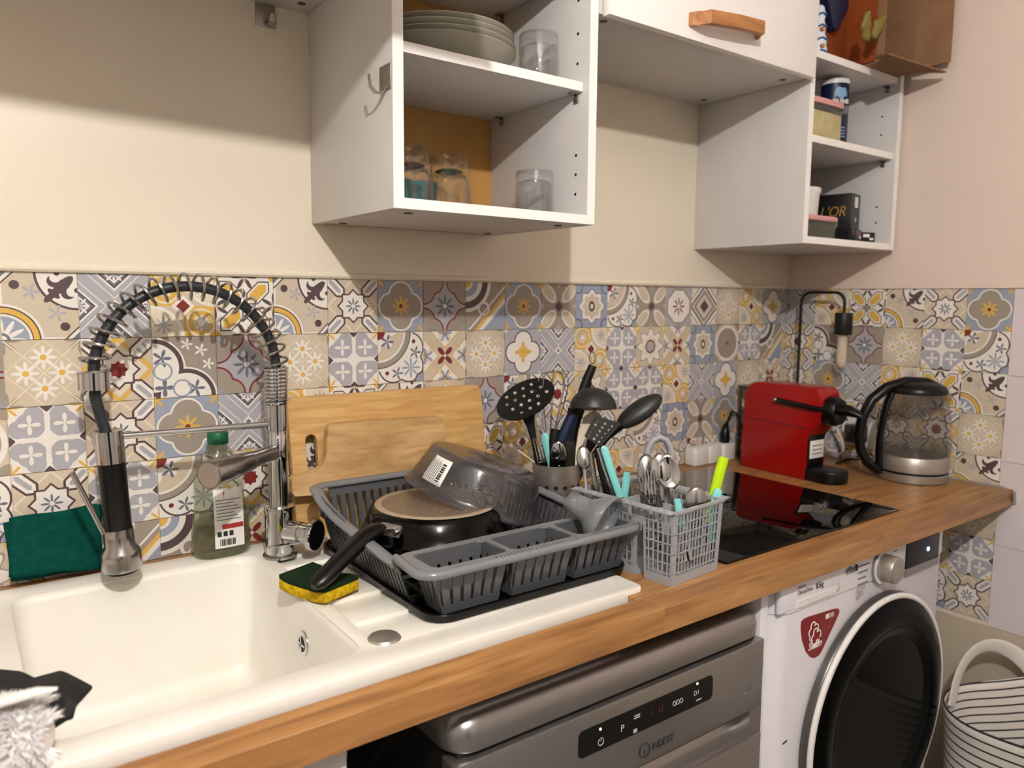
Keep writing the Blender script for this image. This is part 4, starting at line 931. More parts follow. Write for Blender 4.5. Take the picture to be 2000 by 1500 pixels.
# black handles rising at the back
for (pts, rr, lb2, hang) in (([(1158, 714), (1146, 742), (1132, 785), (1116, 840), (1098, 955)], [.0085, .0098, .0105, .008, .006], 'tallest black utensil handle with a metal hanging loop at its end', True),
                             ([(1149, 745), (1138, 785), (1122, 835), (1106, 955)], [.008, .0095, .009, .006], 'second black utensil handle tucked behind the ladle', False)):
    ft = at(*pts[-1], hd0 + .02); t = utensil('kitchen_utensil', lb2, ft)
    stick([at(u, v, hd0 + .03) for u, v in pts[:-1]] + [ft], rr, 'handle', M['black'], t, .7)
    if hang:
        c_ = at(1157, 699, hd0 + .03)
        MB().tube([c_ + CR_*.006*math.cos(2*PI*k/16) + CU_*.0115*math.sin(2*PI*k/16) for k in range(16)], .0014, 6, closed=True).build('hanging_loop', M['chrome_dull'], t)
for (name, lb2, pts, rr, mk, fl_) in (
    ('kitchen_utensil', 'utensil with a dark navy blue handle below the ladle', [(1120, 808), (1106, 840), (1092, 872), (1086, 950)], [.011, .0125, .0115, .007], 'navy', .7),
    ('kitchen_utensil', 'utensil with a turquoise rounded handle in the steel holder', [(1063, 846), (1067, 858), (1073, 885), (1078, 945)], [.005, .0095, .0095, .006], 'teal_handle', .5),
    ('kitchen_utensil', 'small black grip left of the navy handle', [(1086, 838), (1082, 860), (1080, 950)], [.010, .012, .008], 'black', .7),
    ('kitchen_utensil', 'dark olive flat handle at the front of the steel holder', [(1113, 862), (1113, 880), (1112, 950)], [.0105, .0115, .009], 'olive', .5),
    ('skewer', 'pale wooden stick poking out to the left of the steel holder', [(1012, 879), (1048, 906), (1062, 930)], [.0014, .0016, .0016], 'ivory', 1.0),
    ('cooking_spatula', 'ivory spatula blade showing below the ladle bowl', [(1168, 806), (1155, 822), (1143, 848), (1122, 930)], [.010, .017, .014, .006], 'ivory', .12)):
    ft = at(*pts[-1], hd0); dd = hd0 + (.02 if 'ivory spat' in lb2 else -.02 if 'olive' in lb2 else 0)
    t = utensil(name, lb2, ft); stick([at(u, v, dd) for u, v in pts[:-1]] + [ft], rr, 'handle', M[mk], t, fl_, 14)

# ------------------------------------------------------------------ cutlery
def spoon(u0, v0, u1, v1, d0, d1, w, label, grp, dx=0, name='table_spoon', m='chrome', facing=1):
    a_, b_ = at(u0, v0, d0), at(u1, v1, d1); dr_ = (b_-a_).normalized(); ln = w*1.62
    t_ = thing(name, label, 'spoon', b_, 0, grp)
    y_ = dr_.cross(CF_).normalized(); z_ = dr_.cross(y_).normalized()
    c0 = a_ + dr_*ln
    def fb(u, v):
        th = 2*PI*u; r = v; px = ln*math.cos(th)*r*(1 - .12*math.cos(th)); py = w*math.sin(th)*r
        return c0 + dr_*px + y_*py + z_*(facing*.28*w*(1-r*r))
    MB().grid(fb, 20, 6).build('spoon_bowl', M[m], t_, solid=.0009, smooth=60)
    MB().tube([c0 + dr_*ln*.85, c0 + dr_*ln*1.15, c0.lerp(b_, .5), b_], [.0035, .0028, .0036, .005], 8, flat=.35, up=tuple(CF_)).build('handle', M[m], t_)
    return t_
def fork(u0, v0, u1, v1, d0, d1, label, grp):
    a_, b_ = at(u0, v0, d0), at(u1, v1, d1); dr_ = (b_-a_).normalized(); y_ = dr_.cross(CF_).normalized(); t_ = thing('table_fork', label, 'fork', b_, 0, grp)
    for k in range(4):
        o_ = y_*(k-1.5)*.0052; MB().tube([a_ + o_*.9, a_ + dr_*.045 + o_], [.0008, .0013], 6).build('tine', M['chrome'], t_)
    MB().tube([a_ + dr_*.044, a_ + dr_*.056, a_ + dr_*.072, a_.lerp(b_, .6), b_], [.0098, .0095, .0035, .0038, .0055], 12, flat=.2, up=tuple(CF_)).build('handle', M['chrome'], t_)
def knife(pts, d0, label, grp, mk, r, flat=.45, name='table_knife', cat='knife', tip=None):
    P_ = [at(u, v, d0) for u, v in pts]; t_ = thing(name, label, cat, P_[-1], 0, grp)
    MB().tube(P_, r, 14, flat=flat, up=tuple(CF_)).build('handle', M[mk], t_)
    if tip: MB().tube([P_[-1], at(*tip, d0)], [.006, .007], 8, flat=.15, up=tuple(CF_)).build('blade', M['chrome'], t_)
    return t_
# basket frame: front left bottom corner, turned a little
BO = Vector((.3965, -.580, CT)); BA = math.radians(5.0); BW, BLn, BH = .128, .200, .117
GC = 'cutlery in the grey basket'
t = thing('cutlery_basket', 'light grey plastic lattice cutlery basket beside the dish rack', 'cutlery basket', BO, BA)
ins = .004
def side_lattice(p00, p10, p01, p11, nv, nh, name, v1=1.0):
    p00, p10, p01, p11 = map(Vector, (p00, p10, p01, p11)); nrm = (p10-p00).cross(p01-p00).normalized()*.0009; lm_ = MB()
    def P(u, v): return p00.lerp(p10, u).lerp(p01.lerp(p11, u), v)
    def bar(u0, u1, v0, v1_):
        q = [P(u0, v0), P(u1, v0), P(u1, v1_), P(u0, v1_)]; lm_.hexa([x - nrm for x in q] + [x + nrm for x in q])
    wu = .0016/(p10-p00).length; wv = .0015/(p01-p00).length
    bar(0, 1, 0, .115); bar(0, 1, .94, 1); bar(0, .06, .115, .94); bar(.94, 1, .115, .94)
    for i in range(1, nv): u = i/nv; bar(u-wu/2, u+wu/2, .115, .94)
    for j in range(nh): v = .16 + (v1-.2)*j/nh; bar(0, 1, v-wv/2, v+wv/2)
    o_ = lm_.build(name, M['basket'], t, world=False, smooth=0); o_['kind'] = 'stuff'; return o_
W_, L_, H_ = BW, BLn, BH; i_ = ins
side_lattice((i_, i_, 0), (W_-i_, i_, 0), (0, 0, H_), (W_, 0, H_), 15, 6, 'front_lattice')
side_lattice((i_, i_, 0), (i_, .056, 0), (0, 0, H_), (0, .058, H_), 6, 6, 'side_lattice')
side_lattice((i_, .072, 0), (i_, L_-i_, 0), (0, .070, H_), (0, L_, H_), 13, 6, 'side_lattice')
side_lattice((W_-i_, i_, 0), (W_-i_, L_-i_, 0), (W_, 0, H_), (W_, L_, H_), 20, 6, 'side_lattice')
side_lattice((i_, L_-i_, 0), (W_-i_, L_-i_, 0), (0, L_, H_), (W_, L_, H_), 14, 6, 'back_lattice')
side_lattice((i_, .056, 0), (W_*.55, .056, 0), (0, .058, H_*.9), (W_*.55, .058, H_*.9), 6, 6, 'divider_lattice')
MB().box(.0, .003, .054, .074, H_-.03, H_).build('slot_bridge', M['basket'], t, world=False)
MB().box(i_, W_-i_, i_, .056, 0, .002).box(i_, W_-i_, .072, L_-i_, 0, .002).build('basket_floor', M['basket'], t, world=False)
hl = [ell(-.0065, .012 + .0135*k, .0030, .0042, 8) for k in range(14)]
plate([(-.014, -.003), (.002, -.003), (.002, L_+.002), (-.014, L_+.002)], hl, Matrix.Translation((0, 0, H_)), .0022).build('holed_ledge', M['basket'], t, world=False)
MB().hexa([(W_-.002, -.001, H_-.006), (W_+.001, -.001, H_-.006), (W_+.001, L_, H_-.006), (W_-.002, L_, H_-.006), (W_-.002, -.004, H_), (W_+.016, -.004, H_+.001), (W_+.016, L_, H_+.001), (W_-.002, L_, H_)]).build('flared_rim', M['basket'], t, world=False)
MB().box(0, W_, -.003, .001, H_-.004, H_+.0008).build('front_rim', M['basket'], t, world=False)
MB().box(W_*.36, W_*.37, .002, .056, .03, H_-.004).box(0.002, W_, .108, .1095, .02, H_-.002).box(W_*.66, W_*.675, .002, .108, .03, H_-.004).build('divider', M['basket'], t, world=False)
bd = dep(.455, -.50, 1.02)
ap = [at(1262, 985, bd+.05), at(1263, 900, bd+.05), at(1266, 876, bd+.05), at(1275, 860, bd+.05), at(1288, 854, bd+.05), at(1301, 860, bd+.05), at(1309, 876, bd+.05), at(1311, 900, bd+.05), at(1311, 985, bd+.05)]
MB().tube(ap, .0058, 12, flat=1.5, up=tuple(CF_)).build('carry_handle', M['basket'], t)
# things standing in the basket
spoon(1288, 888, 1300, 1065, bd, bd-.01, .0165, 'bright steel spoon standing bowl up in the middle of the basket', GC)
spoon(1262, 890, 1262, 1050, bd+.03, bd+.01, .0150, 'dark steel spoon behind the forks under the basket handle', GC, m='chrome_dull')
spoon(1303, 892, 1326, 1070, bd-.005, bd-.015, .0175, 'long steel spoon leaning right next to the bright spoon', GC, facing=-1)
spoon(1361, 953, 1352, 1095, bd-.035, bd-.03, .0195, 'dark gleaming spoon bowl near the lime green handle', GC, m='chrome_dull')
spoon(1138, 873, 1150, 1010, bd+.06, bd+.04, .0125, 'steel spoon at the rear corner of the basket beside the utensil holder', GC, m='chrome_dull')
spoon(1090, 864, 1095, 960, hd0-.03, hd0-.01, .0155, 'steel spoon bowl standing in the utensil holder', 'utensils in the steel holder')
fork(1252, 905, 1285, 1060, bd+.005, bd, 'steel fork with tines up left of the bright spoon', GC)
fork(1268, 918, 1276, 1058, bd-.01, bd-.01, 'lower steel fork with tines up in front of the spoons', GC)
fork(1048, 855, 1072, 960, hd0-.025, hd0-.01, 'slim fork in the utensil holder beside the skimmer', 'utensils in the steel holder')
knife([(1176, 872), (1180, 876), (1192, 915), (1212, 972)], bd+.035, 'kitchen knife with a long turquoise handle at the back of the basket', GC, 'teal_handle', [.003, .0062, .0062, .0062], .5, tip=(1228, 1050))
knife([(1166, 880), (1176, 920), (1190, 972)], bd+.045, 'knife with a black handle next to the long turquoise one', GC, 'black', [.005, .007, .007], .5, tip=(1200, 1040))
knife([(1168, 875), (1184, 925), (1200, 972)], bd+.040, 'steel table knife between the black and turquoise handles', GC, 'chrome', [.003, .0042, .0042], .4, tip=(1210, 1040))
knife([(1155, 885), (1160, 930), (1168, 980)], bd+.055, 'brownish steel knife handle near the utensil holder', GC, 'chrome_dull', [.004, .005, .005], .4, tip=(1172, 1040))
knife([(1225, 922), (1222, 945), (1218, 975)], bd+.05, 'short turquoise handle tip behind the basket divider', GC, 'teal_handle', [.006, .0065, .0065], .5, tip=(1216, 1030))
knife([(1322, 975), (1325, 990), (1334, 1030)], bd-.060, 'turquoise handle standing just inside the front wall of the basket', GC, 'teal_handle', [.0050, .0058, .0058], .5, tip=(1345, 1095))
knife([(1414, 893), (1405, 925), (1392, 975), (1384, 1020)], bd+.012, 'lime green plastic handle sticking up at the basket corner', GC, 'lime', [.0085, .0088, .0080, .006], .7, tip=(1380, 1080), name='paring_knife')
knife([(1405, 955), (1401, 962), (1397, 985), (1388, 1060)], bd+.0, 'pale blue plastic handle in front of the lime green one', GC, 'teal_handle', [.005, .0078, .0078, .0065], .5, tip=(1384, 1095))
# ------------------------------------------------------------------ induction hob
o = MB().box(.548, 1.112, -.563, -.078, CT+.0003, CT+.0045).build('induction_hob', M['hob'], None, bevel=.0012)
tag(o, 'flat black glass induction hob set on the worktop', 'hob')

# ------------------------------------------------------------------ red capsule coffee machine
CO = Vector((1.1908, -.2903, CT)); ca = math.radians(-2.5)
t = thing('coffee_machine', 'small glossy red capsule coffee machine in the corner', 'coffee machine', CO, ca)
prof = [(0, .004), (.002, 0), (.188, 0), (.192, .004), (.194, .05), (.190, .15)] + arc(.146, .184, .043, 0, 90, 6) + [(.02, .228), (-.018, .226), (-.030, .218), (-.036, .195), (-.034, .160), (-.022, .135), (-.004, .112), (0, .10)]
MB().prism(prof, 0, .078, 'yz').build('red_shell', M['red'], t, world=False, bevel=.005, seg=3, smooth=50)
MB().prism([(-.001, .125), (.195, .130), (.195, .134), (-.001, .129)], -.0008, .0, 'yz').build('shell_seam', M['sticker_red'], t, world=False)
fp = MB().box(.008, .070, -.0035, .004, .003, .112).build('front_panel', M['black'], t, world=False, bevel=.002)
MB().box(.012, .066, -.0055, -.003, .052, .096).build('notice_label', M['label'], fp, world=False, bevel=.001)
for k in range(3): MB().box(.019, .058, -.0060, -.0054, .062+.010*k, .0645+.010*k).build('print_line', M['ink_grey'], fp, world=False)
hdm = Matrix.Rotation(PI/2, 3, 'X')
MB().lathe([(0, .022), (.034, .022), (.036, .034), (.035, .048), (.029, .058), (0, .062)], (.039, -.005, .172), 32, hdm).build('brew_head', M['black'], t, world=False)
MB().tube([(.039, -.060, .178), (.039, -.085, .178), (.039, -.108, .172), (.039, -.120, .166)], [.022, .019, .012, .004], 14, flat=.7, up=(0, 0, 1)).build('spout_nose', M['black'], t, world=False)
lv = MB().tube([(-.006, .085, .188), (-.007, .06, .186), (-.007, -.02, .180), (.004, -.052, .178)], [.0065, .0062, .0062, .006], 12).build('lever', M['black'], t, world=False)
MB().ball((-.009, .086, .188), .0062, n=12, m=8).build('lever_pivot', M['chrome_dull'], lv, world=False)
pl_ = [(x, y) for x, y in arc(.039, -.045, .039, 180, 360, 14)] + [(.078, 0), (.0, 0)]
MB().prism(pl_, .002, .030, 'xy').build('drip_tray', M['black'], t, world=False, bevel=.003)
MB().prism([(.039 + (x-.039)*.82, -.02 + (y+.02)*.82 - .008) for x, y in pl_], .030, .0312, 'xy').build('drip_grid', M['black_matte'], t, world=False)
MB().tube([(.06, .194, .03), (.08, .225, .02), (.13, .235, .008), (.20, .19, .006)], .0032, 8).build('power_cord', M['black'], t, world=False)

# ------------------------------------------------------------------ glass kettle
KX, KY = 1.430, -.432; kc = (KX, KY, 0); HDv = Vector((-.805, .593, 0))
t = thing('electric_kettle', 'glass electric kettle with black handle and steel base near the side wall', 'kettle', (KX, KY, CT))
MB().lathe([(0, CT), (.076, CT), (.080, CT+.004), (.080, CT+.020), (.078, CT+.022), (0, CT+.022)], kc, 48).build('power_base', M['steel'], t)
MB().lathe([(0, CT+.022), (.0785, CT+.022), (.0785, CT+.0275), (0, CT+.0275)], kc, 48).build('black_gasket', M['black'], t)
MB().lathe([(0, CT+.0275), (.0795, CT+.0275), (.0800, CT+.062), (.0785, CT+.064), (0, CT+.064)], kc, 48).build('steel_band', M['steel'], t)
gp = [(.0785, CT+.064), (.0805, CT+.075), (.0810, CT+.095), (.0795, CT+.125), (.0755, CT+.160), (.0700, CT+.190), (.0650, CT+.208), (.0640, CT+.214)]
MB().lathe(gp, kc, 56, cap=False).build('glass_body', M['thin_glass'], t, smooth=80)
MB().lathe([(0, CT+.0655), (.0770, CT+.0655), (.0790, CT+.078), (.0792, CT+.094), (0, CT+.094)], kc, 48).build('water', M['water'], t, smooth=50)
MB().lathe([(0, CT+.2135), (.066, CT+.2135), (.0665, CT+.222), (.060, CT+.232), (.040, CT+.240), (0, CT+.2425)], kc, 48).build('lid', M['black'], t, smooth=50)
def kp(h, z, s_=0): return Vector((KX, KY, CT+z)) + HDv*h
MB().tube([kp(-.052, .228), kp(-.02, .240), kp(.03, .241), kp(.075, .226), kp(.110, .196), kp(.130, .155), kp(.137, .110), kp(.130, .070), kp(.112, .040), kp(.088, .022), kp(.074, .020)], [.010, .013, .0145, .0150, .0148, .0140, .0135, .0135, .014, .014, .010], 16, flat=.85, up=(0, 0, 1)).build('handle', M['black'], t)
MB().tube([kp(.062, .215), kp(.072, .19), kp(.080, .15), kp(.085, .10), kp(.085, .06), kp(.082, .024)], [.013, .013, .012, .012, .013, .013], 14, flat=.6, up=tuple(HDv)).build('handle_strap', M['black'], t)
MB().prism([(x, y) for x, y in [(-.012, -.060), (.012, -.060), (.007, -.082), (-.007, -.082)]], CT+.195, CT+.213, 'xy').xform(Matrix.Translation((KX, KY, 0)) @ Matrix.Rotation(math.radians(54), 4, 'Z')).build('pouring_lip', M['thin_glass'], t)

# ------------------------------------------------------------------ black wire lamp with a tubular bulb
lx, y0_, y1_ = 1.455, -.088, -.216
t = thing('table_lamp', 'slim black metal lamp with a hanging tubular bulb behind the coffee machine', 'lamp', (lx, y0_, CT))
MB().lathe([(0, CT), (.045, CT), (.045, CT+.012), (.043, CT+.014), (0, CT+.014)], (lx, y0_, 0)).build('lamp_base', M['black_matte'], t)
rr = .028
pth = [(lx, y0_, CT+.012), (lx, y0_, 1.2), (lx, y0_, 1.357-rr)] + [(lx, y0_-rr+rr*math.cos(a_), 1.357-rr+rr*math.sin(a_)) for a_ in [PI/2*k/6 for k in range(1, 7)]] + [(lx, y1_+rr-rr*math.sin(a_), 1.357-rr+rr*math.cos(a_)) for a_ in [PI/2*k/6 for k in range(0, 7)]] + [(lx, y1_, 1.300)]
MB().tube(pth, .0042, 10).build('stem', M['black_matte'], t)
MB().lathe([(0, 1.303), (.0215, 1.303), (.0225, 1.301), (.0225, 1.247), (.0215, 1.245), (0, 1.245)], (lx, y1_, 0), 28).build('lamp_socket', M['black_matte'], t)
MB().lathe([(.010, 1.246), (.0125, 1.238), (.0125, 1.175), (.011, 1.165), (.006, 1.158), (0, 1.156)], (lx, y1_, 0), 24, cap=False).build('tubular_bulb', M['bulb_glass'], t, smooth=70)
MB().tube([(lx, y1_-.002, 1.24), (lx, y1_, 1.17), (lx, y1_+.003, 1.235)], .0006, 5).build('filament', M['gold'], t)

# ------------------------------------------------------------------ sockets, plugs and cords
t = thing('power_strip', 'white multi-socket power strip on the worktop against the tiles', 'power strip', (1.165, -.026, CT))
for k in range(3):
    x0 = 1.083 + k*.057
    MB().prism(rrect(x0, x0+.056, -.044, -.004, .010, 4), CT+.0005, CT+.048, 'xy').build('socket_block', M['white'], t, bevel=.004)
t = thing('power_plug', 'black plug and cable standing in the power strip', 'plug', (1.225, -.025, CT+.048))
MB().tube([(1.225, -.025, .9482), (1.225, -.025, .975), (1.228, -.024, .990), (1.236, -.022, 1.00)], [.013, .013, .009, .005], 14).build('plug_body', M['black'], t)
MB().tube([(1.236, -.022, 1.00), (1.26, -.018, 1.03), (1.29, -.012, 1.02), (1.33, -.010, .96), (1.35, -.012, .906)], .0034, 8).build('cable', M['black'], t)
w0 = on(1676, 846, 'x', XR-.02)
t = thing('power_plug', 'dark grey plug in the wall socket behind the kettle handle', 'plug', (XR, w0.y, w0.z))
MB().box(XR-.006, XR-.0005, w0.y-.040, w0.y+.040, w0.z-.040, w0.z+.040).build('socket_plate', M['white'], t, bevel=.002)
MB().box(XR-.046, XR-.006, w0.y-.022, w0.y+.026, w0.z-.024, w0.z+.024).build('plug_body', M['dark_glass'], t, bevel=.006)
cp = [on(1622, 815, 'x', 1.47), on(1634, 835, 'x', 1.47), on(1645, 862, 'x', 1.47), on(1648, 880, 'x', 1.465), on(1640, 886, 'x', 1.46), on(1660, 893, 'z', CT+.006), on(1690, 880, 'x', 1.49)]
for p_ in cp: p_.z = max(p_.z, CT+.005)
o = MB().tube(cp, .0042, 8).build('white_cable', M['cord_white'], None); tag(o, 'white power cord curling down between coffee machine and kettle', 'cord')
cp = [on(1634, 905, 'z', CT+.004), on(1660, 896, 'z', CT+.004), on(1690, 899, 'z', CT+.004), on(1712, 893, 'z', CT+.004)]
o = MB().tube(cp, .0030, 8).build('black_cable', M['black'], None); tag(o, 'thin black cord lying on the worktop behind the kettle', 'cord')
t = thing('capsule_stand', 'dark grey capsule stand half hidden behind the coffee machine', 'stand', (1.335, -.075, CT))
MB().box(1.275, 1.39, -.098, -.022, 1.092, 1.102).build('top_plate', M['dark_glass'], t, bevel=.002)
for x_, y_ in ((1.28, -.09), (1.28, -.03), (1.385, -.09), (1.385, -.03)): MB().cyl((x_, y_, CT), (x_, y_, 1.092), .004, n=10).build('post', M['dark_glass'], t)
for z_ in (CT+.002, CT+.065, CT+.128): MB().box(1.278, 1.387, -.094, -.026, z_, z_+.006).build('tier', M['dark_glass'], t)

# ------------------------------------------------------------------ washing machine
WX0, WX1, WY = .633, 1.235, -.600; WT = .852
t = thing('washing_machine', 'white front loading washing machine with a big dark round door', 'washing machine', (.934, -.32, 0))
MB().prism(arc(WX0+.045, WY+.045, .045, 180, 270, 8) + [(WX1-.012, WY), (WX1, WY+.012), (WX1, -.06), (WX0, -.06)], .02, .7985, 'xy').build('cabinet', M['appliance'], t, smooth=50)
MB().prism(arc(WX0+.045, WY+.042, .045, 180, 270, 8) + [(WX1-.012, WY-.003), (WX1, WY+.010), (WX1, -.06), (WX0, -.06)], .800, WT, 'xy').build('control_fascia', M['appliance'], t, smooth=50)
MB().box(WX0+.008, WX0+.195, WY-.0045, WY+.006, .8035, .850).build('detergent_drawer', M['appliance'], t, bevel=.004)
MB().prism([(WX0+.055, .806), (WX0+.175, .806), (WX0+.185, .818), (WX0+.055, .818)], WY-.006, WY-.004, 'xz').build('drawer_grip', M['white'], t)
kx, kz = .972, .822
kb = MB().lathe([(0, .0), (.036, .0), (.036, .004), (0, .004)], (kx, WY-.003, kz), 40, Matrix.Rotation(PI/2, 3, 'X')).build('dial_ring', M['chrome_dull'], t)
MB().lathe([(0, .004), (.0335, .004), (.0335, .0055), (0, .0055)], (kx, WY-.003, kz), 40, Matrix.Rotation(PI/2, 3, 'X')).build('dial_seat', M['appliance'], kb)
MB().lathe([(0, .005), (.0265, .005), (.0265, .030), (.025, .033), (0, .034)], (kx, WY-.003, kz), 40, Matrix.Rotation(PI/2, 3, 'X')).build('programme_dial', M['steel'], kb)
dsp = MB().box(1.066, 1.205, WY-.0055, WY, .796, .848).build('display', M['black'], t, bevel=.001)
MB().box(1.066, 1.205, WY-.006, WY-.002, .780, .796).build('display_strip', M['dw_steel'], dsp)
MB().ball((1.156, WY-.006, .822), .0048, (1, .3, 1), 12, 8).build('status_light', M['led_blue'], dsp)
def wt(s_, size, x, z, m='ink_grey', **k): return text(s_, size, M[m], t, (x, WY-.0062, z), (1, 0, 0), (0, 0, 1), **k)
wt('Inverter', .0070, .690, .841); wt('DirectDrive', .0115, .690, .8295, squeeze=.8); wt('8.5kg', .0150, .744, .829, 'ink', squeeze=.75)
for k in range(4): MB().box(.845+.010*k, .851+.010*k, WY-.0062, WY-.0042, .834, .842 + .003*(k % 2)).build('rating_mark', M['ink_grey' if k < 3 else 'ink'], t)
for k in range(4):
    MB().box(.888, .925-.004*(k % 3), WY-.0042, WY-.0028, .837-.012*k, .8395-.012*k).build('programme_name', M['ink_grey'], t)
    MB().box(1.018, 1.030, WY-.0042, WY-.0028, .842-.013*k, .844-.013*k).build('programme_name', M['ink_grey'], t)
for (x_, z_) in ((.892, .792), (.908, .796), (.905, .783), (.892, .778)): MB().tube([(x_+.005*math.cos(2*PI*q/10), WY-.0035, z_+.005*math.sin(2*PI*q/10)) for q in range(10)], .0006, 4, closed=True).build('care_symbol', M['ink_grey'], t)
# steam sticker
def ws(u, v): p = on(u, v, 'y', WY); return (p.x, p.z)
so = [ws(*q) for q in ((1564.5, 1214), (1570, 1208), (1580, 1204), (1628, 1189), (1636, 1188), (1639, 1193), (1637, 1200), (1604, 1271), (1598, 1280), (1590, 1284.5), (1582, 1283), (1573, 1272), (1566, 1250), (1563.5, 1230))]
stk = MB().prism(so, WY-.0012, WY+.002, 'xz').build('steam_sticker', M['sticker_red'], t)
def sk(pts, r=.0013): return MB().tube([(x, WY-.0018, z) for x, z in pts], r, 5, flat=.4, up=(0, 1, 0)).build('steam_cloud', M['label'], stk)
scx, scz = ws(1588, 1238)
for ox, oz in ((-.003, .010), (.006, -.004)):
    cl = []
    for cx_, cz_, r_, a0, a1 in ((.009, .0, .0075, -60, 130), (.0, .006, .0075, 30, 210), (-.006, -.005, .007, 100, 250), (-.003, -.014, .007, 150, 290)): cl += arc(scx+ox+cx_, scz+oz+cz_, r_, a0, a1, 6)
    sk(cl)
sk([(scx+.003, scz-.024), (scx+.013, scz-.012)]); sk([(scx+.010, scz-.024), (scx+.018, scz-.014)])
tp = ws(1577, 1271); text('Steam', .0200, M['label'], stk, (tp[0], WY-.0016, tp[1]), (1, 0, .0), (0, 0, 1), shear=.2, squeeze=.85, bold=.0003)
tp = ws(1618, 1206); text('DD', .0125, M['label'], stk, (tp[0], WY-.0016, tp[1]), (1, 0, .0), (0, 0, 1), squeeze=.8); MB().box(tp[0]-.011, tp[0]-.002, WY-.0018, WY-.001, tp[1], tp[1]+.009).build('ai_mark', M['label'], stk)
# door
dcx, dcz = .975, .517; RX = Matrix.Rotation(PI/2, 3, 'X')
d_ = MB().lathe([(0.2433, .0), (0.2502, .003), (0.2502, .014), (0.2472, .018), (0.2364, .020)], (dcx, WY, dcz), 96, RX, cap=False).build('door', M['door_ring'], t, smooth=50)
MB().lathe([(0.2482, .0165), (0.2507, .020), (0.2487, .0245), (0.2418, .0255), (0.2394, .023)], (dcx, WY, dcz), 96, RX, cap=False).build('white_bezel', M['white'], d_, smooth=60)
MB().lathe([(0.2408, .023), (0.2344, .028), (0.2118, .033), (0.1872, .031), (0.1655, .022), (0.1428, .016), (0, .012)], (dcx, WY, dcz), 96, RX).build('door_glass', M['door_glass'], d_, smooth=60)
MB().lathe([(0.1832, .0302), (0.1734, .0268), (0.1625, .0210), (0.1477, .0175)], (dcx, WY, dcz), 72, RX, cap=False).build('glass_step', M['door_glass2'], d_, smooth=60)
MB().box(WX0+.03, WX1-.03, -.55, -.1, 0, .02).build('plinth', M['dw_dark'], t)
MB().prism([(.676, .558), (.688, .560), (.688, .563), (.676, .561)], WY-.0008, WY+.001, 'xz').build('scuff_mark', M['ink'], t)

# ------------------------------------------------------------------ dishwasher
DX0, DX1, DY = -.004, .606, -.600
t = thing('dishwasher', 'stainless steel dishwasher under the worktop with a black control strip', 'dishwasher', (.30, -.32, 0))
MB().box(DX0+.006, DX1-.006, DY+.03, -.06, .01, .80).build('cabinet', M['dw_dark'], t)
def cap_ring(i, z): return [Vector((x, y, z)) for x, y in rrect(DX0+i, DX1-i, DY-.002+i, -.06, .035, 6)]
MB().loft([cap_ring(.001, .783), cap_ring(0, .786), cap_ring(0, .803), cap_ring(.003, .815), cap_ring(.010, .8235), cap_ring(.022, .828), cap_ring(.04, .829)]).build('top_cap', M['dw_steel'], t, smooth=60)
MB().box(DX0+.012, DX1-.012, DY+.010, -.06, .772, .784).build('shadow_gap', M['dark_hole'], t)
MB().box(DX0+.001, DX1-.001, DY-.003, DY+.03, .655, .774).build('door_fascia', M['dw_steel'], t, bevel=.003)
c1, c2 = on(1127, 1433, 'y', DY), on(1387, 1362, 'y', DY)
px0, px1 = c1.x, c2.x; pz1 = (on(1127, 1430, 'y', DY).z + on(1385, 1316, 'y', DY).z)/2; pz0 = (on(1127, 1481, 'y', DY).z + c2.z)/2
cpn = MB().prism(rrect(px0, px1, pz0, pz1, .008, 4), DY-.0042, DY-.002, 'xz').build('control_strip', M['black'], t)
zc = (pz0+pz1)/2
def mk(s_, size, x, z, m='icon', **k): return text(s_, size, M[m], cpn, (x, DY-.0046, z), (1, 0, 0), (0, 0, 1), **k)
def lit(x, z): MB().ball((x, DY-.0046, z), .0019, (1, .4, 1), 10, 6).build('indicator_light', M['led_white'], cpn)
w_ = px1 - px0
lit(px0 + w_*.14, zc+.012); lit(px0 + w_*.865, zc+.016)
MB().tube([(px0+w_*.145+.0052*math.cos(a_), DY-.0047, zc-.007+.0052*math.sin(a_)) for a_ in [math.radians(115+310*k/14) for k in range(15)]], .0006, 5).build('power_symbol', M['icon'], cpn)
MB().box(px0+w_*.145-.0005, px0+w_*.145+.0005, DY-.0050, DY-.0044, zc-.006, zc-.0005).build('power_symbol', M['icon'], cpn)
mk('P', .014, px0+w_*.28, zc-.006); mk('D1', .011, px0+w_*.865-.008, zc-.002); mk('1  15', .013, px0+w_*.50, zc-.003, 'icon_red')
for x_, z_ in ((.375, .004), (.375, .0075), (.86, -.012)): MB().box(px0+w_*x_, px0+w_*x_+.012, DY-.0048, DY-.0044, zc+z_, zc+z_+.0018).build('tiny_caption', M['icon'], cpn)
for k in range(3): MB().tube([(px0+w_*(.68+.028*k)+.0036*math.cos(2*PI*q/8), DY-.0047, zc+.0005+.0036*math.sin(2*PI*q/8)) for q in range(8)], .0006, 4, closed=True).build('programme_symbol', M['icon'], cpn)
MB().box(px0+w_*.372, px0+w_*.40, DY-.0048, DY-.0044, zc-.017, zc-.0115).build('tablet_symbol', M['icon'], cpn)
li = on(1256, 1464, 'y', DY)
MB().tube([(li.x+.0105*math.cos(2*PI*q/24), DY-.0036, li.z+.0105*math.sin(2*PI*q/24)) for q in range(24)], .0008, 5, closed=True).build('maker_emblem', M['ink'], t)
text('i', .017, M['ink'], t, (li.x-.0022, DY-.0034, li.z-.006), (1, 0, 0), (0, 0, 1)); text('INDESIT', .0165, M['ink'], t, (li.x+.015, DY-.0034, li.z-.0055), (1, 0, 0), (0, 0, 1), squeeze=.80)
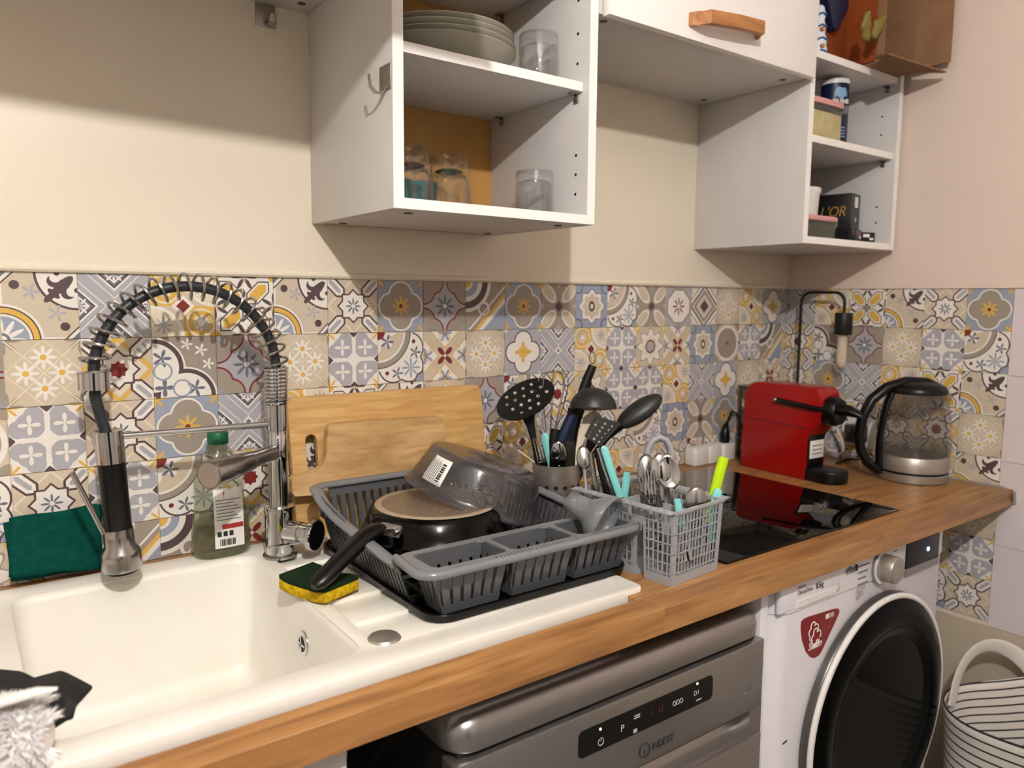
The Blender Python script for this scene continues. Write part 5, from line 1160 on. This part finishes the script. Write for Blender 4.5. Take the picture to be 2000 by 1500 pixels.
ca_ = on(1448, 1352, 'y', DY); text('Push &\nOpen', .006, M['ink_grey'], t, (ca_.x+.014, DY-.0034, ca_.z+.002), (1, 0, 0), (0, 0, 1)); MB().box(ca_.x, ca_.x+.010, DY-.0036, DY-.003, ca_.z-.004, ca_.z+.001).build('side_symbol', M['ink_grey'], t)
# handle trough and lower door
hx1 = on(1462, 1400, 'y', DY).x
MB().loft([[Vector((x_, DY-.003 + .030*math.sin(PI*k/10)**.8, .655 - .046*k/10)) for k in range(11)] + [Vector((x_, DY+.034, .609 + .046*k/4)) for k in range(5)] for x_ in (.04, hx1)]).build('handle_trough', M['dw_steel'], t, smooth=50)
for a_, b_ in ((DX0+.001, .04), (hx1, DX1-.001)): MB().box(a_, b_, DY-.002, DY+.03, .606, .656).build('trough_end', M['dw_steel'], t)
MB().box(DX0+.001, DX1-.001, DY-.0045, DY+.03, .10, .609).build('door_panel', M['dw_steel'], t, bevel=.002)
MB().box(DX0+.02, DX1-.02, -.55, -.1, 0, .09).build('plinth', M['dw_dark'], t)
# panels between and beside the appliances
tag(MB().box(.609, .6295, -.590, -.05, 0, .862).build('end_panel', M['appliance'], None, bevel=.001), 'narrow white end panel between dishwasher and washing machine', 'panel')
t = thing('base_cabinet', 'white base cabinet below the sink', 'cabinet', (-.45, -.3, 0))
MB().box(-.80, -.135, -.575, -.04, .10, .700).build('carcass', M['melamine'], t)
MB().box(-.798, -.137, -.594, -.576, .11, .855).build('door', M['melamine'], t, bevel=.0015)
MB().box(-.79, -.15, -.52, -.06, 0, .10).build('plinth', M['melamine'], t)
# ------------------------------------------------------------------ plates and glasses
def plate_mesh(r):
    return MB().lathe([(0, .0), (r*.50, .0), (r*.53, .004), (r*.70, .011), (r*.88, .024), (r*.985, .036), (r, .038), (r*.99, .0395), (r*.96, .0375), (r*.70, .0155), (r*.50, .007), (0, .006)], n=64)
ordn = ['lowest', 'second lowest', 'second highest', 'topmost']
for k in range(4):
    r = .127 - .0016*k; o = plate_mesh(r).build('dinner_plate', M['plate'], None, smooth=50)
    o.location = (.243 + .002*(k % 2), -.167, 1.7063 + .0098*k)
    tag(o, ordn[k] + ' pale grey plate of the stack in the open cupboard', 'plate', 'stacked plates in the cupboard')
def tumbler(x, y, z, r, h, label):
    t = thing('glass_tumbler', label, 'glass', (x, y, z), 0, 'glasses in the cupboard')
    MB().lathe([(r*1.02, .0), (r*1.03, .001), (r*1.0, h*.5), (r*.97, h-.004), (r*.93, h), (0, h)], n=40, cap=False).build('glass_wall', M['glass'], t, world=False, smooth=40)
    MB().lathe([(r*.95, .0), (r*.93, h*.5), (r*.88, h*.74), (r*.6, h*.80), (0, h*.81)], n=40, cap=False).build('glass_inside', M['glass'], t, world=False, smooth=40)
    MB().lathe([(r*.90, h-.0005), (r*.93, h-.003), (r*.99, h-.006)], n=40, cap=False).build('foot_edge', M['glass'], t, world=False)
tumbler(.405, -.228, 1.7062, .0355, .088, 'clear tumbler turned upside down beside the plates')
tumbler(.401, -.225, 1.4798, .0345, .080, 'clear tumbler turned upside down alone on the bottom shelf')
def goblet(x, y, z, r, h, mk, label):
    t = thing('lobed_glass', label, 'glass', (x, y, z), 0, 'glasses in the cupboard')
    def body(f0, inset):
        rings = []
        for q in range(13):
            s_ = q/12; zz = s_*h*(1-inset*.9); rad = r*(1.0 - .1*s_ - .28*max(0, s_-.62)/.38*0) - inset*.05*r; am = .10*max(0, s_-.45)/.55
            if s_ > .8: rad *= 1 - .30*((s_-.8)/.2)**2
            if s_ == 1: rad *= .9
            rings.append([Vector((rad*(1+am*math.cos(5*th))*math.cos(th), rad*(1+am*math.cos(5*th))*math.sin(th), zz + .004*am*10*math.cos(5*th)*(s_ > .9))) for th in [2*PI*k/40 for k in range(40)]])
        return rings
    MB().loft(body(0, 0), cap=False).add(body(0, 0)[-1], [tuple(range(40))]).build('glass_wall', M['glass'], t, world=False, smooth=60)
    MB().loft(body(0, .35), cap=False).add(body(0, .35)[-1], [tuple(range(40))]).build('glass_inside', M['glass'], t, world=False, smooth=60)
    MB().lathe([(0, h*.70), (r*.45, h*.70), (r*.62, h*.735), (r*.45, h*.77), (0, h*.78)], n=30).build('tinted_base', clear('tinted_glass', mk, .02, mk, .35, 1.5), t, world=False)
goblet(.272, -.142, 1.4798, .041, .104, '#3E6A48', 'upside down lobed glass with a green tinted base')
goblet(.196, -.142, 1.4798, .040, .108, '#8C2236', 'upside down lobed glass with a red tinted base at the cupboard edge')
for x_, y_, lb2 in ((.206, -.062, 'turquoise cup standing behind the red tinted glass'), (.262, -.060, 'turquoise cup showing between the two lobed glasses')):
    o = MB().lathe([(0, 0), (.024, 0), (.026, .004), (.031, .06), (.032, .066), (.030, .066), (.024, .006), (0, .005)], (x_, y_, 1.4798), 36).build('turquoise_cup', M['teal'], None, smooth=45)
    tag(o, lb2, 'cup', 'turquoise cups')

# ------------------------------------------------------------------ corner cupboard contents
S1, S2, S3 = 1.4799, 1.7062, 1.8892
t = thing('salt_canister', 'navy blue cardboard salt canister with a white lid', 'canister', (1.305, -.247, S2))
MB().lathe([(0, S2), (.0325, S2), (.0325, S2+.146), (0, S2+.146)], (1.305, -.247, 0), 36).build('tube', M['canister'], t)
MB().lathe([(0, S2+.146), (.0335, S2+.146), (.0335, S2+.156), (.031, S2+.158), (0, S2+.158)], (1.305, -.247, 0), 36).build('lid', M['white'], t)
def can_pt(az, z, r=.0329): a_ = math.radians(az); return Vector((1.305 + r*math.cos(a_), -.247 + r*math.sin(a_), z))
wv = MB().grid(lambda u, v: can_pt(-152 + 62*u, S2+.112 + .026*v*(math.sin(PI*u)**.6) + .004*math.sin(9*u)), 14, 4).build('whale_print', M['cup_blue'], t)
az0 = math.radians(-118); nrm = Vector((math.cos(az0), math.sin(az0), 0)); tx = Vector((-math.sin(az0), math.cos(az0), 0))
text('BALEINE', .0135, M['label'], t, can_pt(-118, S2+.098, .0337) - tx*.024, tx, (0, 0, 1), squeeze=.8, bold=.0004)
for k in range(4): MB().grid(lambda u, v: can_pt(-125 + 30*u, S2+.020 + .007*k + .0025*v, .0330), 4, 1).build('small_print', M['cup_blue'], t)
def tub(name, label, x0, x1, y0, y1, z0, z1, fill):
    t = thing(name, label, 'food box', ((x0+x1)/2, (y0+y1)/2, z0), 0, 'pink lidded boxes')
    MB().prism(rrect(x0, x1, y0, y1, .012, 4), z0, z1-.012, 'xy').build('clear_box', M['clear_plastic'], t, smooth=50)
    if fill: MB().prism(rrect(x0+.004, x1-.004, y0+.004, y1-.004, .010, 4), z0+.002, z0+(z1-z0)*.7, 'xy').build('food', fill, t, bevel=.006)
    MB().prism(rrect(x0-.003, x1+.003, y0-.003, y1+.003, .014, 4), z1-.012, z1, 'xy').build('pink_lid', M['pink_lid'], t, bevel=.003)
    MB().box(x1+.002, x1+.006, (y0+y1)/2-.014, (y0+y1)/2+.014, z1-.022, z1-.004).build('lid_clip', M['frost_plastic'], t)
tub('food_box', 'clear food box with pink lid and yellow contents in front of the canister', 1.13, 1.258, -.302, -.284, S2, S2+.086, M['contents'])
tub('food_box', 'small food box with a pink lid low beside the black coffee box', 1.13, 1.262, -.300, -.262, S1, S1+.052, M['black_card'])
o = MB().lathe([(0, S1), (.030, S1), (.036, S1+.11), (.0395, S1+.116), (.0395, S1+.124), (.037, S1+.126), (.033, S1+.118), (.027, S1+.006), (0, S1+.005)], (1.236, -.222, 0), 36).build('white_cup', M['white'], None, smooth=45); o.location = (0, 0, .0)
tag(o, 'tall white cup at the left of the lower shelf in the corner cupboard', 'cup')
bc = Vector((1.366, -.272, S1)); d1, d2 = Vector((-.2, .98, 0)).normalized(), Vector((.98, .2, 0)).normalized()
t = thing('coffee_capsule_box', 'black coffee capsule box with gold lettering and grey end', 'box', bc)
BWd, BD, BHh = .142, .060, .122
def bx(a0, a1, b0, b1, z0, z1): return MB().hexa([bc + d1*a + d2*b + Vector((0, 0, z)) for z in (z0, z1) for a, b in ((a0, b0), (a1, b0), (a1, b1), (a0, b1))])
bx(0, BWd, 0, BD, 0, BHh).build('carton', M['black_card'], t, bevel=.001)
bx(-.0005, .0008, .002, BD-.002, .002, BHh-.002).build('grey_end', M['grey_card'], t)
bx(-.0012, -.0004, .020, .042, BHh-.034, BHh-.008).build('white_label', M['label'], t); bx(-.0012, -.0004, .026, .034, BHh-.070, BHh-.058).build('small_print', M['icon'], t)
text("L'OR", .036, M['gold'], t, bc + d1*.078 + Vector((0, 0, .066)) - d2*.0014, -d1, (0, 0, 1), shear=.25, squeeze=.85)
bx(.02, .06, .02, .04, BHh, BHh+.0006).build('gold_print', M['gold'], t)
for k, (x_, y_, w_, dz, rz_, lb2) in enumerate(((1.345, -.292, .062, .030, .25, 'black coffee packet with a magenta strip in front of the capsule box'), (1.405, -.287, .050, .026, -.3, 'small black packet with a white strip lying at the shelf front'))):
    t = thing('coffee_packet', lb2, 'packet', (x_, y_, S1), rz_, 'small coffee packets')
    MB().prism(rrect(-w_/2, w_/2, -.012, .012, .004, 3), 0, dz, 'xy').build('packet_body', M['black_card'], t, world=False, bevel=.003)
    MB().box(-w_*.30, w_*.10, -.0126, -.0118, dz*.5, dz*.8).build('foil_strip', M['magenta' if k == 0 else 'label'], t, world=False)
    MB().box(w_*.12, w_*.34, -.0126, -.0118, dz*.25, dz*.45).build('white_strip', M['label'], t, world=False)
# top shelf
t = thing('cardboard_box', 'open brown cardboard box lying on the top shelf of the corner cupboard', 'box', (1.40, -.2, S3))
MB().box(1.325, 1.474, -.352, -.03, S3, S3+.004).build('bottom', M['cardboard'], t)
MB().box(1.470, 1.474, -.352, -.03, S3+.004, 2.15).build('side', M['cardboard'], t)
MB().box(1.325, 1.329, -.352, -.03, S3+.004, 2.15).build('side', M['cardboard'], t)
MB().box(1.329, 1.470, -.034, -.03, S3+.004, 2.15).build('back', M['cardboard'], t)
MB().box(1.329, 1.470, -.352, -.034, 2.146, 2.15).build('top', M['cardboard'], t)
MB().hexa([(1.470, -.352, S3+.006), (1.474, -.352, S3+.006), (1.486, -.43, S3+.010), (1.482, -.43, S3+.010), (1.470, -.352, 2.15), (1.474, -.352, 2.15), (1.486, -.43, 2.145), (1.482, -.43, 2.145)]).build('side_flap', M['cardboard'], t)
MB().hexa([(1.29, -.352, S3), (1.472, -.352, S3), (1.478, -.425, S3-.016), (1.25, -.405, S3-.012), (1.29, -.352, S3+.004), (1.472, -.352, S3+.004), (1.478, -.425, S3-.012), (1.25, -.405, S3-.008)]).build('front_flap', M['cardboard'], t)
ff = MB().hexa([(1.29, -.354, S3+.0042), (1.45, -.354, S3+.0042), (1.455, -.40, S3-.005), (1.255, -.402, S3-.0074), (1.29, -.354, S3+.005), (1.45, -.354, S3+.005), (1.455, -.40, S3-.004), (1.255, -.402, S3-.0066)]).build('flap_print', M['blue_card'], t)
t = thing('leaf_garland', 'two dried yellow green leaves curling over the cardboard flap', 'leaves', (1.29, -.37, S3))
for c_, ang, s_ in ((on(1688, 68, 'y', -.372), 110, 1.0), (on(1706, 66, 'y', -.37), 65, .95)):
    def lf(u, v, c=c_, a_=math.radians(ang), s_=s_):
        l = (u-.25)*.060*s_; w = (v-.5)*.036*s_*math.sin(PI*min(1, max(0, u*.96+.02)))**.7*(1+.18*math.sin(14*u))
        return c + Vector((math.cos(a_)*l - math.sin(a_)*w, -.010*(1-(2*v-1)**2) - .01*u, math.sin(a_)*l + math.cos(a_)*w))
    MB().grid(lf, 14, 6).build('leaf', M['leaf'], t, solid=.0006)
t = thing('orange_box', 'burnt orange cardboard box standing left of the brown box', 'box', (1.25, -.18, S3))
MB().box(1.135, 1.318, -.262, -.05, S3, 2.16).build('carton', M['orange_box'], t, bevel=.001)
MB().box(1.318, 1.3205, -.335, -.05, S3+.004, 2.16).build('carton_flap', M['orange_box'], t)
o = MB().prism([(1.195, 2.02), (1.225, 1.962), (1.242, 1.957), (1.285, 2.02), (1.27, 2.06), (1.2, 2.06)], -.285, -.264, 'xz').build('blue_pennant', M['navy'], None, bevel=.002)
tag(o, 'dark navy felt shape hanging in front of the orange box', 'decoration')
t = thing('porcelain_figurine', 'small blue and white porcelain figurine at the shelf edge', 'figurine', (1.166, -.286, S3))
fx_, fy_ = 1.166, -.286
MB().lathe([(0, 0), (.018, 0), (.0195, .008), (.016, .020), (.018, .030), (.0125, .046), (.0145, .060), (.010, .072), (.0125, .086), (.008, .104), (0, .110)], (fx_, fy_, S3), 28).build('body', M['porcelain'], t, smooth=60)
for z_, r_ in ((.004, .0200), (.031, .0188), (.060, .0152), (.086, .0132)): MB().tube([(fx_+r_*math.cos(2*PI*q/20), fy_+r_*math.sin(2*PI*q/20), S3+z_+.002*math.sin(10*PI*q/20)) for q in range(20)], .0022, 6, closed=True).build('blue_band', M['porcelain_blue'], t)
for z_, r_ in ((.014, .0180), (.052, .0140)): MB().ball((fx_-.55*r_, fy_-.85*r_, S3+z_), .0055, n=10, m=6).build('orange_spot', M['porcelain_orange'], t)

# ------------------------------------------------------------------ striped laundry bag on the floor
def stripes(name):
    m = mat(name, '#D8D2CC', .9); nt = m.node_tree; b = nt.nodes['Principled BSDF']; L = nt.links.new
    tc = nt.nodes.new('ShaderNodeTexCoord'); sp = nt.nodes.new('ShaderNodeSeparateXYZ'); L(tc.outputs['UV'], sp.inputs[0])
    n = nt.nodes.new('ShaderNodeMath'); n.operation = 'MULTIPLY'; n.inputs[1].default_value = 26.0; L(sp.outputs[1], n.inputs[0])
    f = nt.nodes.new('ShaderNodeMath'); f.operation = 'FRACT'; L(n.outputs[0], f.inputs[0]); c = nt.nodes.new('ShaderNodeMath'); c.operation = 'LESS_THAN'; c.inputs[1].default_value = .2; L(f.outputs[0], c.inputs[0])
    x = nt.nodes.new('ShaderNodeMix'); x.data_type = 'RGBA'; x.inputs[6].default_value = lin('#D8D2CC'); x.inputs[7].default_value = lin('#2A292E'); L(c.outputs[0], x.inputs[0]); L(x.outputs[2], b.inputs['Base Color'])
    return m
BGx, BGy, BGz = 1.335, -.775, .465
t = thing('laundry_bag', 'white canvas laundry bag with thin black stripes and a loop handle', 'bag', (BGx, BGy, 0))
def bagp(u, v):
    a_ = 2*PI*u; r = .135 + .028*v; sq = 1 + .05*math.cos(3*a_+1) + .03*math.cos(5*a_)
    return Vector((BGx + r*sq*math.cos(a_)*1.02, BGy + r*sq*math.sin(a_)*1.08, .004 + (BGz-.004)*v + .020*v*math.sin(2*a_+.9) + .010*v*math.cos(3*a_)))
o = MB().grid(bagp, 64, 24).build('bag_wall', stripes('striped_canvas'), t, solid=.003, smooth=60)
me = o.data; ul = me.uv_layers.new(name='UVMap')
for lp in me.loops:
    co = root_matrix(o) @ me.vertices[lp.vertex_index].co; a_ = math.atan2(co.y-BGy, co.x-BGx); ul.data[lp.index].uv = (a_/(2*PI), co.z/.5 - (.04*math.sin(2*a_+.9)+.02*math.cos(3*a_))*co.z/.5)
MB().lathe([(0, .004), (.13, .004), (.13, .007), (0, .007)], (BGx, BGy, 0), 40).build('bag_floor', M['fabric'], t)
def hb(s_): a_ = math.radians(96 - 84*s_); return Vector((BGx + .158*math.cos(a_), BGy + .168*math.sin(a_), BGz - .04 + .125*math.sin(PI*s_)**.6))
MB().tube([hb(k/16) for k in range(17)], .018, 12, flat=.16, up=(0, -1, .2)).build('loop_handle', M['fabric'], t)
tgp = on(1885, 1430, 'y', -.70)
def tagp(u, v): a_ = math.radians(150 + 22*u); p = bagp((150 + 22*u)/360, .80 + .17*v); return Vector((BGx + (p.x-BGx)*.975, BGy + (p.y-BGy)*.975, p.z))
tg = MB().grid(tagp, 4, 4).build('care_tag', M['label'], t)
for k in range(5): MB().grid(lambda u, v: tagp(.2+.6*u, .2+.14*k+.05*v)*1.0 + Vector((.0008, -.0006, .0)), 2, 1).build('print_line', M['ink_grey'], tg)

# ------------------------------------------------------------------ things at the near corner of the sink
BD0 = at(60, 1430, .70)
t = thing('scrubbing_brush', 'white fluffy scrubbing brush at the near corner of the sink', 'brush', (BD0.x, BD0.y, BD0.z))
def arcp3(s_): return at(-60 + 175*s_, 1400 - 55*s_ + 25*math.sin(PI*s_), .70)
c0_, c1_ = at(-90, 1455, .70), at(88, 1440, .70)
MB().tube([c0_, c0_.lerp(c1_, .5), c1_.lerp(c0_, .12), c1_], [.034, .034, .030, .016], 18).build('brush_core', M['tuft'], t)
MB().tube([at(-40, 1385, .68), at(20, 1366, .68), at(70, 1352, .685), at(112, 1345, .69)], [.008, .009, .008, .003], 10, flat=.5).build('brush_edge', M['white'], t)
tf = MB(); random.seed(11)
axd = (c1_-c0_).normalized(); p1 = axd.orthogonal().normalized(); p2 = axd.cross(p1)
for k in range(7000):
    s_ = random.random()**.8; a_ = random.uniform(0, 2*PI); base_ = c0_.lerp(c1_, s_); rad = (p1*math.cos(a_) + p2*math.sin(a_))
    if rad.dot(CF_) > .55: continue
    dirn = (rad*(1.0 if s_ < .85 else .6) + axd*random.uniform(-.1, .45 + (.8 if s_ > .85 else 0)) + Vector((random.uniform(-.25, .25), random.uniform(-.25, .25), random.uniform(-.35, .15)))).normalized()
    r0_ = .028 if s_ < .9 else .014; b_ = base_ + rad*r0_; ln = random.uniform(.010, .021); sd = dirn.orthogonal().normalized()*.0009; s2 = dirn.cross(sd)
    m_ = b_ + dirn*ln*.6 + Vector((0, 0, -.001)); e_ = b_ + dirn*ln + Vector((0, 0, -.003))
    tf.add([b_ + sd, b_ - sd*.5 + s2*.87, b_ - sd*.5 - s2*.87, m_ + sd*.9, m_ - sd*.45 + s2*.78, m_ - sd*.45 - s2*.78, e_], [(0,1,4,3), (1,2,5,4), (2,0,3,5), (3,4,6), (4,5,6), (5,3,6)])
tf.build('bristles', M['tuft'], t, smooth=0)['kind'] = 'stuff'
pts = [[(-60, 1312, .86), (0, 1310, .86), (38, 1313, .85), (66, 1326, .84), (90, 1320, .84), (118, 1312, .83), (150, 1328, .82), (181, 1345, .81)],
       [(-60, 1335, .82), (0, 1330, .81), (40, 1340, .80), (64, 1352, .79), (92, 1338, .80), (122, 1332, .79), (148, 1345, .79), (172, 1354, .79)],
       [(-60, 1380, .79), (0, 1370, .78), (45, 1378, .77), (80, 1392, .77), (104, 1372, .78), (128, 1366, .77), (145, 1375, .77), (150, 1378, .77)],
       [(-60, 1450, .77), (0, 1440, .76), (45, 1440, .76), (85, 1436, .76), (110, 1420, .76), (126, 1410, .76), (135, 1406, .76), (139, 1404, .76)]]
def clo(u, v):
    x_ = u*7; i = min(6, int(x_)); f = x_-i; y_ = v*3; j = min(2, int(y_)); g = y_-j
    def P(a, b_): return at(*pts[b_][a])
    f, g = f*f*(3-2*f)*.5+f*.5, g
    return P(i, j).lerp(P(i+1, j), f).lerp(P(i, j+1).lerp(P(i+1, j+1), f), g)
o = MB().grid(clo, 28, 15).build('dish_cloth', M['black_cloth'], None, solid=.006, smooth=60, sub=1)
tag(o, 'black rubbery cloth crumpled over the near corner of the sink', 'cloth')
